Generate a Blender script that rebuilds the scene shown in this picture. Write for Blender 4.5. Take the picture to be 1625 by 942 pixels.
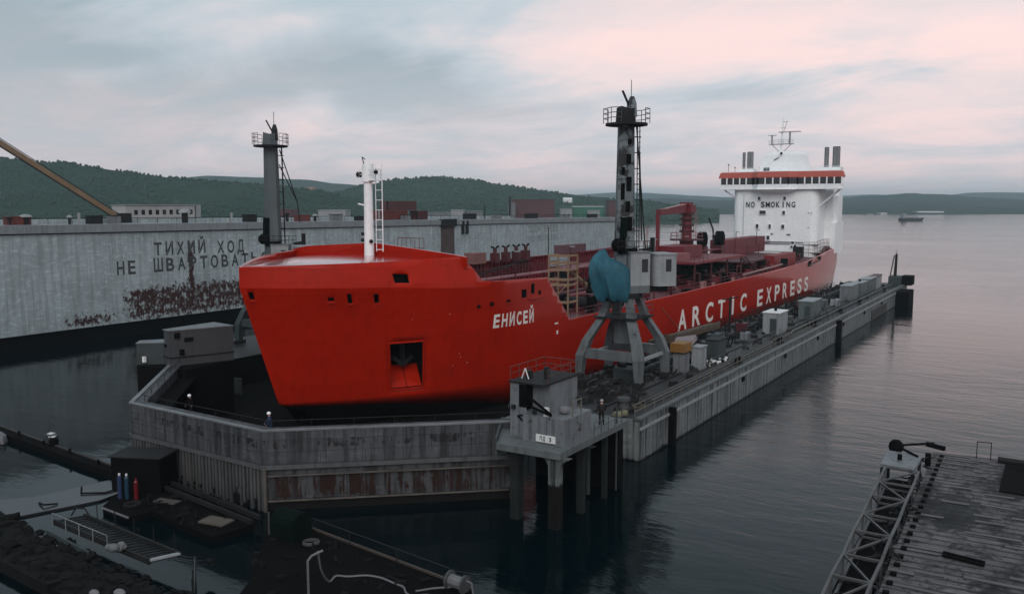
import bpy, bmesh, math, random
from mathutils import Vector, Matrix, noise as mnoise
R = math.radians
random.seed(7)
scn = bpy.context.scene
COL = scn.collection
for o in list(bpy.data.objects):
    bpy.data.objects.remove(o)

# ------------------------------------------------------------------ camera
H = 20.28
YAW, PITCH = R(32.770), R(6.275)
FPX, CX, CY = 1355.0, 812.5, 471.0
cd = bpy.data.cameras.new("camera")
cam = bpy.data.objects.new("camera", cd)
COL.objects.link(cam)
cam.location = (0, 0, H)
cam.rotation_euler = (R(90) - PITCH, 0, YAW)
cd.sensor_width = 36.0
cd.lens = 36.0 * FPX / 1625.0
cd.clip_start = 0.5
cd.clip_end = 40000
scn.camera = cam

# ------------------------------------------------------------------ sky, sun, exposure
SUN_EL, SUN_AZ = R(38), R(150)          # azimuth measured from +Y towards +X
wd = bpy.data.worlds.new("World")
scn.world = wd
wd.use_nodes = True
nt = wd.node_tree
N, L = nt.nodes, nt.links
N.clear()


def nd(tree, typ, **kw):
    n = tree.nodes.new(typ)
    for k, v in kw.items():
        setattr(n, k, v)
    return n


def math_n(tree, op, a, b=None, clamp=False):
    n = tree.nodes.new("ShaderNodeMath")
    n.operation = op
    n.use_clamp = clamp
    for i, x in enumerate((a, b)):
        if x is None:
            continue
        if isinstance(x, (int, float)):
            n.inputs[i].default_value = x
        else:
            tree.links.new(x, n.inputs[i])
    return n.outputs[0]


def ramp_n(tree, fac, stops, interp="LINEAR"):
    n = tree.nodes.new("ShaderNodeValToRGB")
    n.color_ramp.interpolation = interp
    e = n.color_ramp.elements
    while len(e) < len(stops):
        e.new(0.5)
    for el, (p, c) in zip(e, stops):
        el.position = p
        el.color = (*c, 1) if len(c) == 3 else c
    if fac is not None:
        tree.links.new(fac, n.inputs[0])
    return n.outputs[0]


def mix_n(tree, fac, a, b, blend="MIX"):
    n = tree.nodes.new("ShaderNodeMix")
    n.data_type = "RGBA"
    n.blend_type = blend
    n.clamp_factor = True
    for sock, x in ((n.inputs[0], fac), (n.inputs[6], a), (n.inputs[7], b)):
        if isinstance(x, (int, float)):
            sock.default_value = x
        elif isinstance(x, tuple):
            sock.default_value = (*x, 1)
        else:
            tree.links.new(x, sock)
    return n.outputs[2]


def noise_n(tree, vec, scale, detail=4, rough=0.55, dist=0.0):
    n = tree.nodes.new("ShaderNodeTexNoise")
    n.inputs["Scale"].default_value = scale
    n.inputs["Detail"].default_value = detail
    n.inputs["Roughness"].default_value = rough
    n.inputs["Distortion"].default_value = dist
    if vec is not None:
        tree.links.new(vec, n.inputs["Vector"])
    return n.outputs["Fac"]


def mapping_n(tree, vec, scale=(1, 1, 1), loc=(0, 0, 0), rot=(0, 0, 0)):
    n = tree.nodes.new("ShaderNodeMapping")
    n.inputs["Scale"].default_value = scale
    n.inputs["Location"].default_value = loc
    n.inputs["Rotation"].default_value = rot
    tree.links.new(vec, n.inputs["Vector"])
    return n.outputs[0]


sky = nd(nt, "ShaderNodeTexSky", sky_type="NISHITA", sun_disc=False)
sky.sun_elevation = SUN_EL
sky.sun_rotation = SUN_AZ
sky.air_density = 1.0
sky.dust_density = 3.0
tc = nd(nt, "ShaderNodeTexCoord")
sep = nd(nt, "ShaderNodeSeparateXYZ")
L.new(tc.outputs["Generated"], sep.inputs[0])
elev = math_n(nt, "MAXIMUM", sep.outputs[2], 0.0)
# cloud layer: direction projected on a flat ceiling above the bay
den = math_n(nt, "ADD", elev, 0.16)
px_ = math_n(nt, "DIVIDE", sep.outputs[0], den)
py_ = math_n(nt, "DIVIDE", sep.outputs[1], den)
cmb = nd(nt, "ShaderNodeCombineXYZ")
L.new(px_, cmb.inputs[0])
L.new(py_, cmb.inputs[1])
cl1 = noise_n(nt, mapping_n(nt, cmb.outputs[0], (0.55, 0.85, 1), (3.1, 1.7, 0), (0, 0, R(34))), 1.0, 5, 0.50, 0.5)
cl2 = noise_n(nt, mapping_n(nt, cmb.outputs[0], (1.5, 2.1, 1), (8.3, 0.4, 0), (0, 0, R(30))), 1.0, 8, 0.62, 0.6)
cl = math_n(nt, "ADD", math_n(nt, "MULTIPLY", cl1, 0.78), math_n(nt, "MULTIPLY", cl2, 0.22))
sd2 = nd(nt, "ShaderNodeVectorMath", operation="DOT_PRODUCT")       # the cover thins out over the open bay
L.new(tc.outputs["Generated"], sd2.inputs[0])
sd2.inputs[1].default_value = (0.84, 0.54, 0.0)
cl = math_n(nt, "ADD", cl, math_n(nt, "MULTIPLY", math_n(nt, "SUBTRACT", sd2.outputs["Value"], 0.10), 0.21))
dark_c = (0.25, 0.325, 0.365)
mid_c = (0.47, 0.50, 0.53)
pink_c = (0.80, 0.60, 0.57)
cloud = ramp_n(nt, cl, [(0.38, dark_c), (0.46, (0.37, 0.44, 0.485)), (0.51, mid_c), (0.565, (0.66, 0.565, 0.565)), (0.64, pink_c)])
# band of pale pink light near the horizon, stronger towards the sunset
hz = ramp_n(nt, elev, [(0.0, (0.9,) * 3), (0.07, (0.65,) * 3), (0.15, (0.2,) * 3), (0.28, (0, 0, 0))])
sd = nd(nt, "ShaderNodeVectorMath", operation="DOT_PRODUCT")
L.new(tc.outputs["Generated"], sd.inputs[0])
sd.inputs[1].default_value = (0.30, 0.92, 0.25)
toward = math_n(nt, "MULTIPLY_ADD", sd.outputs["Value"], 0.5)
toward.node.inputs[2].default_value = 0.5
hcol = mix_n(nt, ramp_n(nt, cl2, [(0.40, (0, 0, 0)), (0.62, (1, 1, 1))]), (0.53, 0.50, 0.525), (0.70, 0.555, 0.555))
cloud2 = mix_n(nt, hz, cloud, hcol)
# towards zenith and away from the sunset the cover is thicker and greyer
gain = ramp_n(nt, toward, [(0.0, (0.95,) * 3), (0.45, (0.95,) * 3), (0.78, (1.0,) * 3), (1.0, (1.04,) * 3)])
zen = ramp_n(nt, elev, [(0.0, (1, 1, 1)), (0.35, (0.98,) * 3), (0.7, (0.95,) * 3), (1.0, (0.95,) * 3)])
# overhead, above the part the picture shows, the cover is an even blue grey
over = ramp_n(nt, elev, [(0.0, (0, 0, 0)), (0.185, (0, 0, 0)), (0.30, (0.9,) * 3), (1.0, (0.95,) * 3)])
cloud2 = mix_n(nt, over, cloud2, (0.36, 0.445, 0.50))
cloud3 = mix_n(nt, 1.0, mix_n(nt, 1.0, cloud2, gain, "MULTIPLY"), zen, "MULTIPLY")
bg1 = nd(nt, "ShaderNodeBackground")
L.new(sky.outputs[0], bg1.inputs[0])
bg1.inputs[1].default_value = 0.05
bg2 = nd(nt, "ShaderNodeBackground")
L.new(cloud3, bg2.inputs[0])
bg2.inputs[1].default_value = 1.45
mx = nd(nt, "ShaderNodeMixShader")
mx.inputs[0].default_value = 0.93          # overcast: the cloud layer hides nearly all of the clear sky
L.new(bg1.outputs[0], mx.inputs[1])
L.new(bg2.outputs[0], mx.inputs[2])
wo = nd(nt, "ShaderNodeOutputWorld")
L.new(mx.outputs[0], wo.inputs[0])

sl = bpy.data.lights.new("sun", "SUN")
sl.energy = 1.5
sl.angle = R(40)
sl.color = (1.0, 0.93, 0.88)
sun = bpy.data.objects.new("sun", sl)
COL.objects.link(sun)
sdir = Vector((math.sin(SUN_AZ) * math.cos(SUN_EL), math.cos(SUN_AZ) * math.cos(SUN_EL), math.sin(SUN_EL)))
sun.rotation_euler = (-sdir).to_track_quat("-Z", "Y").to_euler()
sun.location = (0, 0, 300)

scn.view_settings.view_transform = "Standard"
scn.view_settings.look = "None"
scn.view_settings.gamma = 1.0
scn.view_settings.exposure = 0.0
scn.view_settings.use_curve_mapping = False
try:
    scn.cycles.volume_bounces = 0
    scn.cycles.max_bounces = 6
    scn.cycles.use_denoising = True
except Exception:
    pass

# ------------------------------------------------------------------ helpers
_f = Vector((-math.sin(YAW) * math.cos(PITCH), math.cos(YAW) * math.cos(PITCH), -math.sin(PITCH)))
_r = Vector((math.cos(YAW), math.sin(YAW), 0))
_u = _r.cross(_f)


def at_depth(u, v, d):
    """real-world point seen at photo position u,v, d metres ahead (used to survey the far shore)"""
    return Vector((0, 0, H)) + d * (_f + _r * ((u - CX) / FPX) - _u * ((v - CY) / FPX))


ORG = {}


class MB:
    def __init__(s):
        s.v = []
        s.f = []

    def add(s, vs, fs):
        b = len(s.v)
        s.v += [tuple(x) for x in vs]
        s.f += [tuple(i + b for i in f) for f in fs]
        return s

    def box(s, c, d, rz=0.0, top=1.0, rx=0.0):
        hx, hy, hz = d[0] / 2, d[1] / 2, d[2] / 2
        vs = []
        M = Matrix.Rotation(rz, 3, "Z") @ Matrix.Rotation(rx, 3, "X")
        for z, k in ((-hz, 1), (hz, top)):
            for x, y in ((-hx, -hy), (hx, -hy), (hx, hy), (-hx, hy)):
                vs.append(Vector(c) + M @ Vector((x * k, y * k, z)))
        return s.add(vs, [(3, 2, 1, 0), (4, 5, 6, 7), (0, 1, 5, 4), (1, 2, 6, 5), (2, 3, 7, 6), (3, 0, 4, 7)])

    def b2(s, x0, x1, y0, y1, z0, z1):
        return s.box(((x0 + x1) / 2, (y0 + y1) / 2, (z0 + z1) / 2), (abs(x1 - x0), abs(y1 - y0), abs(z1 - z0)))

    def bar(s, p, q, w, h=None, w2=None, h2=None):
        p, q = Vector(p), Vector(q)
        h = h or w
        w2 = w2 or w
        h2 = h2 or (h if w2 == w else h * w2 / w)
        d = (q - p).normalized()
        up = Vector((0, 0, 1)) if abs(d.z) < 0.9 else Vector((0, 1, 0))
        a = d.cross(up).normalized()
        b = a.cross(d)
        vs = []
        for c, ww, hh in ((p, w, h), (q, w2, h2)):
            for i, j in ((-1, -1), (1, -1), (1, 1), (-1, 1)):
                vs.append(c + a * i * ww / 2 + b * j * hh / 2)
        return s.add(vs, [(3, 2, 1, 0), (4, 5, 6, 7), (0, 1, 5, 4), (1, 2, 6, 5), (2, 3, 7, 6), (3, 0, 4, 7)])

    def cyl(s, p, q, r, r2=None, n=8, cap=True):
        p, q = Vector(p), Vector(q)
        r2 = r if r2 is None else r2
        d = (q - p).normalized()
        up = Vector((0, 0, 1)) if abs(d.z) < 0.9 else Vector((1, 0, 0))
        a = d.cross(up).normalized()
        b = a.cross(d)
        vs = []
        for c, rr in ((p, r), (q, r2)):
            for i in range(n):
                t = 2 * math.pi * i / n
                vs.append(c + (a * math.cos(t) + b * math.sin(t)) * rr)
        fs = [(i, (i + 1) % n, n + (i + 1) % n, n + i) for i in range(n)]
        if cap:
            fs += [tuple(range(n - 1, -1, -1)), tuple(range(n, 2 * n))]
        return s.add(vs, fs)

    def tube(s, pts, r, n=6):
        for a, b in zip(pts[:-1], pts[1:]):
            if (Vector(a) - Vector(b)).length > 1e-4:
                s.cyl(a, b, r, n=n)
        return s

    def prism(s, poly, z0, z1):
        n = len(poly)
        vs = [(x, y, z0) for x, y in poly] + [(x, y, z1) for x, y in poly]
        fs = [(i, (i + 1) % n, n + (i + 1) % n, n + i) for i in range(n)]
        fs += [tuple(range(n - 1, -1, -1)), tuple(range(n, 2 * n))]
        return s.add(vs, fs)

    def loft(s, rings, closed=True, cap=True):
        n = len(rings[0])
        vs = [p for r in rings for p in r]
        fs = []
        for k in range(len(rings) - 1):
            for i in range(n if closed else n - 1):
                j = (i + 1) % n
                fs.append((k * n + i, k * n + j, (k + 1) * n + j, (k + 1) * n + i))
        if cap and closed:
            fs += [tuple(range(n - 1, -1, -1)), tuple((len(rings) - 1) * n + i for i in range(n))]
        return s.add(vs, fs)

    def ball(s, c, r, n=10, m=6, sq=(1, 1, 1)):
        c = Vector(c)
        rings = []
        for k in range(1, m):
            ph = math.pi * k / m
            rings.append([c + Vector((math.cos(2 * math.pi * i / n) * math.sin(ph) * sq[0], math.sin(2 * math.pi * i / n) * math.sin(ph) * sq[1], -math.cos(ph) * sq[2])) * r for i in range(n)])
        return s.loft(rings)

    def rail(s, pts, h=1.05, gap=1.6, r=0.025, mids=1, n=4):
        """handrail along a ground line"""
        for a, b in zip(pts[:-1], pts[1:]):
            a, b = Vector(a), Vector(b)
            d = (b - a).length
            k = max(1, int(round(d / gap)))
            for i in range(k + 1):
                p = a.lerp(b, i / k)
                s.cyl(p, p + Vector((0, 0, h)), r, n=n)
            for m in range(mids + 1):
                z = Vector((0, 0, h * (m + 1) / (mids + 1)))
                s.cyl(a + z, b + z, r, n=n)
        return s

    def build(s, name, m, parent=None, smooth=0, solid=0.0):
        me = bpy.data.meshes.new(name)
        o = Vector(ORG.get(parent.name, (0, 0, 0))) if parent else Vector((0, 0, 0))
        me.from_pydata([Vector(p) - o for p in s.v], [], s.f)
        bm = bmesh.new()
        bm.from_mesh(me)
        bmesh.ops.remove_doubles(bm, verts=bm.verts, dist=1e-4) if smooth else None
        if not solid:
            bmesh.ops.recalc_face_normals(bm, faces=bm.faces)
        bm.to_mesh(me)
        bm.free()
        if smooth:
            me.shade_smooth()
            me.set_sharp_from_angle(angle=R(smooth))
        ob = bpy.data.objects.new(name, me)
        COL.objects.link(ob)
        if m:
            me.materials.append(m)
        if parent:
            ob.parent = parent
            ORG[ob.name] = tuple(o)
        if solid:
            md = ob.modifiers.new("solidify", "SOLIDIFY")
            md.thickness = solid
            md.offset = -1
        return ob


def build_each(mb, name, m, parent):
    """every loose piece of a builder becomes a part of its own"""
    par = list(range(len(mb.v)))

    def find(i):
        while par[i] != i:
            par[i] = par[par[i]]
            i = par[i]
        return i
    for f in mb.f:
        for k in f[1:]:
            par[find(k)] = find(f[0])
    groups = {}
    for f in mb.f:
        groups.setdefault(find(f[0]), []).append(f)
    out = []
    for fs in groups.values():
        ids = sorted({k for f in fs for k in f})
        ix = {k: n for n, k in enumerate(ids)}
        b_ = MB()
        b_.v = [mb.v[k] for k in ids]
        b_.f = [tuple(ix[k] for k in f) for f in fs]
        out.append(b_.build(name, m, parent))
    return out


def thing(name, label, cat, loc=(0, 0, 0), group=None, local=False):
    o = bpy.data.objects.new(name, None)
    COL.objects.link(o)
    o.location = loc
    o.empty_display_size = 0.3
    o["label"] = label
    o["category"] = cat
    if group:
        o["group"] = group
    ORG[o.name] = (0, 0, 0) if local else tuple(loc)
    return o


def tag(o, label, cat, group=None):
    o["label"] = label
    o["category"] = cat
    if group:
        o["group"] = group
    return o


def one(mb, name, m, label, cat, loc, group=None, smooth=0):
    """a thing that is a single mesh, origin moved to its base"""
    me_o = mb.build(name, m, None, smooth)
    me_o.data.transform(Matrix.Translation(-Vector(loc)))
    me_o.location = loc
    return tag(me_o, label, cat, group)


def copy_tree(root, loc, rz=None, label=None):
    def cp(o, par):
        c = o.copy()
        COL.objects.link(c)
        if par:
            c.parent = par
        for ch in list(o.children):
            cp(ch, c)
        return c
    c = cp(root, None)
    c.location = loc
    if rz is not None:
        c.rotation_euler = (0, 0, rz)
    if label:
        c["label"] = label
    return c


def structure(mb, name, m, smooth=0):
    o = mb.build(name, m, None, smooth)
    o["kind"] = "structure"
    return o


# ------------------------------------------------------------------ materials
MATS = {}
TONE = {"ship_white": 1.0, "letter_white": 0.95, "helmet_white": 1.0, "sign_white": 0.9, "roof_orange": 0.9, "pale_grey": 0.62, "hut_white": 0.62, "forest_leaf": 0.75, "exhaust_grey": 0.8, "barrack_white": 0.62, "band_grey": 0.6, "skin": 0.8, "red_deck": 0.75, "hull_red": 1.0, "deck_red": 0.75, "dark_red": 0.7, "main_deck_red": 0.8, "roof_orange": 0.9, "tarp_blue": 1.0, "shed_green": 0.8, "pink_render": 0.8, "boom_ochre": 0.7, "scaffold_timber": 0.65, "tower_grey": 0.55}


def paint(name, c1, c2=None, rust=None, rust_amt=0.0, rough=0.6, scale=0.5, metal=0.0, streak=0.0, streak_c=(0.02, 0.018, 0.018), bump=0.08, bscale=6.0, blotch_scale=1.1, spec=0.5):
    """weathered paint: two-tone variation, vertical streaks, rust blotches"""
    if name in MATS:
        return MATS[name]
    m = bpy.data.materials.new(name)
    MATS[name] = m
    m.use_nodes = True
    t = m.node_tree
    p = t.nodes["Principled BSDF"]
    co = t.nodes.new("ShaderNodeTexCoord").outputs["Object"]
    k_ = TONE.get(name, 0.52)          # overall tone of the paints in this weathered yard
    c1 = tuple(x * k_ for x in c1)
    c2 = tuple(x * k_ for x in c2) if c2 else None
    rust = tuple(x * k_ for x in rust) if rust else None
    streak_c = tuple(x * k_ for x in streak_c)
    c2 = c2 or tuple(x * 0.75 for x in c1)
    n1 = noise_n(t, co, scale, 6, 0.62)
    col = mix_n(t, ramp_n(t, n1, [(0.35, (0, 0, 0)), (0.68, (1, 1, 1))]), c1, c2)
    n4 = noise_n(t, co, scale * 9, 4, 0.6)
    col = mix_n(t, math_n(t, "MULTIPLY", ramp_n(t, n4, [(0.45, (0, 0, 0)), (0.75, (1, 1, 1))]), 0.35), col, tuple(x * 0.6 for x in c2))
    if streak > 0:
        n2 = noise_n(t, mapping_n(t, co, (2.6, 2.6, 0.16)), 1.0, 5, 0.6)
        f = math_n(t, "MULTIPLY", ramp_n(t, n2, [(0.50, (0, 0, 0)), (0.68, (1, 1, 1))]), streak)
        col = mix_n(t, f, col, streak_c)
    rg = rough
    if rust:
        n3 = noise_n(t, co, blotch_scale, 8, 0.68, 0.3)
        lo = 0.72 - rust_amt * 0.3
        f = ramp_n(t, n3, [(lo, (0, 0, 0)), (lo + 0.06, (1, 1, 1))])
        col = mix_n(t, f, col, rust)
    t.links.new(col, p.inputs["Base Color"])
    p.inputs["Roughness"].default_value = rg
    p.inputs["Metallic"].default_value = metal
    p.inputs["Specular IOR Level"].default_value = spec
    if bump:
        b = t.nodes.new("ShaderNodeBump")
        b.inputs["Strength"].default_value = bump
        b.inputs["Distance"].default_value = 0.05
        t.links.new(noise_n(t, co, bscale, 4), b.inputs["Height"])
        t.links.new(b.outputs[0], p.inputs["Normal"])
    return m


RUST = (0.055, 0.026, 0.018)
DRUST = (0.016, 0.011, 0.010)
M_hull = paint("hull_red", (0.38, 0.0125, 0.0015), (0.33, 0.0095, 0.0012), rough=0.35, spec=0.06, scale=0.12, bump=0.02, bscale=0.9, streak=0.32, streak_c=(0.20, 0.006, 0.003))
_hp = M_hull.node_tree.nodes["Principled BSDF"]
_hp.inputs["Coat Weight"].default_value = 1.0
_hp.inputs["Coat IOR"].default_value = 1.17
_hp.inputs["Coat Roughness"].default_value = 0.10
def _plating(m):
    """faint welded plate seams and slight buckling between frames"""
    t = m.node_tree
    p = t.nodes["Principled BSDF"]
    co = t.nodes.new("ShaderNodeTexCoord").outputs["Object"]
    s_ = t.nodes.new("ShaderNodeSeparateXYZ")
    t.links.new(co, s_.inputs[0])
    cb = t.nodes.new("ShaderNodeCombineXYZ")
    t.links.new(s_.outputs[1], cb.inputs[0])
    t.links.new(s_.outputs[2], cb.inputs[1])
    br = t.nodes.new("ShaderNodeTexBrick")
    t.links.new(cb.outputs[0], br.inputs["Vector"])
    br.inputs["Scale"].default_value = 1.0
    br.inputs["Brick Width"].default_value = 7.5
    br.inputs["Row Height"].default_value = 2.1
    br.inputs["Mortar Size"].default_value = 0.03
    br.inputs["Mortar Smooth"].default_value = 0.7
    br.inputs["Color1"].default_value = (1, 1, 1, 1)
    br.inputs["Color2"].default_value = (0.90, 0.90, 0.90, 1)
    br.inputs["Mortar"].default_value = (0.72, 0.72, 0.72, 1)
    old = p.inputs["Base Color"].links[0].from_socket
    t.links.new(mix_n(t, 1.0, old, br.outputs["Color"], "MULTIPLY"), p.inputs["Base Color"])
    b = t.nodes.new("ShaderNodeBump")
    b.inputs["Strength"].default_value = 0.05
    b.inputs["Distance"].default_value = 0.1
    h1 = noise_n(t, mapping_n(t, co, (1, 1.3, 0.7)), 0.9, 2)
    t.links.new(math_n(t, "SUBTRACT", h1, math_n(t, "MULTIPLY", br.outputs["Fac"], 0.5)), b.inputs["Height"])
    t.links.new(b.outputs[0], p.inputs["Normal"])


_plating(M_hull)
M_under = paint("hull_underside", (0.005, 0.004, 0.004), (0.008, 0.004, 0.004), rough=0.9, spec=0.04)
M_rdeck = paint("red_deck", (0.50, 0.018, 0.012), (0.40, 0.016, 0.014), rough=0.24, scale=0.35, bump=0.02, bscale=1.2, spec=0.9)
M_rdeck.node_tree.nodes["Principled BSDF"].inputs["Coat Weight"].default_value = 1.0
M_rdeck.node_tree.nodes["Principled BSDF"].inputs["Coat Roughness"].default_value = 0.16
M_mdeck = paint("main_deck_red", (0.12, 0.008, 0.012), (0.06, 0.006, 0.009), rough=0.5, scale=0.3)
M_red = paint("deck_red", (0.19, 0.008, 0.018), (0.13, 0.007, 0.014), rough=0.55, scale=0.6)
M_dred = paint("dark_red", (0.10, 0.008, 0.014), (0.05, 0.006, 0.010), rough=0.55)
M_white = paint("ship_white", (0.84, 0.85, 0.86), (0.78, 0.80, 0.82), rough=0.45, scale=0.25, streak=0.10, streak_c=(0.5, 0.45, 0.42), bump=0.02)
M_letter = paint("letter_white", (0.86, 0.80, 0.76), (0.76, 0.70, 0.66), rough=0.5, bump=0)
M_ink = paint("letter_black", (0.018, 0.022, 0.028), (0.05, 0.06, 0.065), rough=0.7, scale=1.5, bump=0)
M_oldink = paint("old_lettering", (0.03, 0.035, 0.04), (0.12, 0.135, 0.14), rough=0.8, scale=0.9, bump=0)
M_faded = paint("letter_faded", (0.17, 0.18, 0.185), (0.36, 0.38, 0.39), rough=0.8, scale=1.4, bump=0)
M_roofred = paint("roof_orange", (0.50, 0.11, 0.08), (0.45, 0.09, 0.07), rough=0.5, bump=0)
M_glass = paint("dark_glass", (0.016, 0.024, 0.03), (0.03, 0.04, 0.05), rough=0.08, bump=0)
M_grey = paint("crane_grey", (0.20, 0.225, 0.24), (0.14, 0.16, 0.17), rust=DRUST, rust_amt=0.32, rough=0.6, streak=0.45, streak_c=(0.05, 0.045, 0.045), blotch_scale=0.9)
M_tower = paint("tower_grey", (0.26, 0.31, 0.335), (0.18, 0.22, 0.24), rust=(0.012, 0.011, 0.012), rust_amt=0.78, rough=0.6, streak=0.6, streak_c=(0.035, 0.03, 0.03), blotch_scale=0.75)
M_tower2 = paint("tower_grey_clean", (0.15, 0.185, 0.20), (0.11, 0.135, 0.15), rust=(0.02, 0.02, 0.02), rust_amt=0.2, rough=0.6, streak=0.35, streak_c=(0.05, 0.055, 0.06))
M_pale = paint("pale_grey", (0.42, 0.44, 0.46), (0.34, 0.36, 0.38), rust=RUST, rust_amt=0.22, rough=0.6, streak=0.3, streak_c=(0.12, 0.10, 0.09))
M_cabin = paint("cabin_grey", (0.29, 0.31, 0.335), (0.22, 0.24, 0.26), rust=DRUST, rust_amt=0.38, rough=0.6, streak=0.6, streak_c=(0.07, 0.07, 0.07))
M_teal = paint("teal_grey", (0.06, 0.085, 0.09), (0.04, 0.06, 0.063), rust=DRUST, rust_amt=0.3, rough=0.65, streak=0.4)
M_tarp = paint("tarp_blue", (0.010, 0.10, 0.145), (0.006, 0.055, 0.085), rough=0.7, scale=0.7, bump=0.25, bscale=1.6)
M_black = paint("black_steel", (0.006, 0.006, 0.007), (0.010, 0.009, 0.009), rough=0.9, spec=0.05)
M_dark = paint("dark_steel", (0.026, 0.026, 0.029), (0.016, 0.014, 0.014), rust=RUST, rust_amt=0.3, rough=0.75, spec=0.25)
M_wire = paint("wire_grey", (0.10, 0.105, 0.11), rough=0.6, bump=0)
M_railp = paint("rail_pale", (0.22, 0.20, 0.16), (0.16, 0.145, 0.12), rough=0.6, bump=0)
M_wood = paint("old_timber", (0.155, 0.105, 0.07), (0.09, 0.06, 0.042), rough=0.85, scale=1.2)
M_board = paint("pale_board", (0.17, 0.135, 0.105), (0.12, 0.095, 0.073), rough=0.8, scale=1.2)
M_scaff = paint("scaffold_timber", (0.42, 0.26, 0.16), (0.30, 0.19, 0.12), rough=0.75, scale=1.2)
M_yel = paint("ochre", (0.42, 0.19, 0.025), (0.33, 0.15, 0.03), rough=0.7)
M_boom = paint("boom_ochre", (0.33, 0.21, 0.12), (0.24, 0.15, 0.085), rust=RUST, rust_amt=0.3, rough=0.7)
M_cont = paint("container_red", (0.23, 0.045, 0.035), (0.16, 0.03, 0.03), rough=0.7, scale=0.2)
M_cont2 = paint("container_brown", (0.16, 0.055, 0.06), (0.12, 0.045, 0.05), rough=0.7, scale=0.2)
M_green = paint("shed_green", (0.035, 0.17, 0.11), (0.03, 0.13, 0.09), rough=0.7, scale=0.2)
M_gdark = paint("tank_green", (0.003, 0.014, 0.010), (0.002, 0.008, 0.006), rough=0.9, spec=0.08)
M_bluecyl = paint("cylinder_blue", (0.018, 0.07, 0.12), rough=0.4)
M_redcyl = paint("cylinder_red", (0.20, 0.006, 0.012), rough=0.4)
M_navy = paint("overall_blue", (0.02, 0.05, 0.16), (0.015, 0.035, 0.10), rough=0.9)
M_skin = paint("skin", (0.42, 0.25, 0.18), rough=0.6, bump=0)
M_helm = paint("helmet_white", (0.82, 0.82, 0.82), (0.78, 0.78, 0.78), rough=0.35, bump=0)
M_hose = paint("hose_white", (0.24, 0.24, 0.25), (0.19, 0.19, 0.20), rough=0.6, bump=0)
M_sign = paint("sign_white", (0.70, 0.70, 0.70), (0.62, 0.62, 0.62), rough=0.5, bump=0)
M_forest = paint("forest_leaf", (0.016, 0.050, 0.032), (0.024, 0.060, 0.034), rough=0.9, scale=0.02, bump=0)
M_canvas = paint("canvas_white", (0.3, 0.29, 0.31), (0.22, 0.21, 0.23), rough=0.8)
M_rubble = paint("rubble", (0.014, 0.013, 0.014), (0.007, 0.007, 0.007), rough=0.95, spec=0.15, bump=0.6, bscale=2.5)
M_floor = paint("dock_floor", (0.012, 0.011, 0.011), (0.006, 0.006, 0.006), rough=0.9, spec=0.04)
M_walk = paint("wing_deck", (0.034, 0.032, 0.033), (0.018, 0.017, 0.018), rust=RUST, rust_amt=0.4, rough=0.6)


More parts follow.
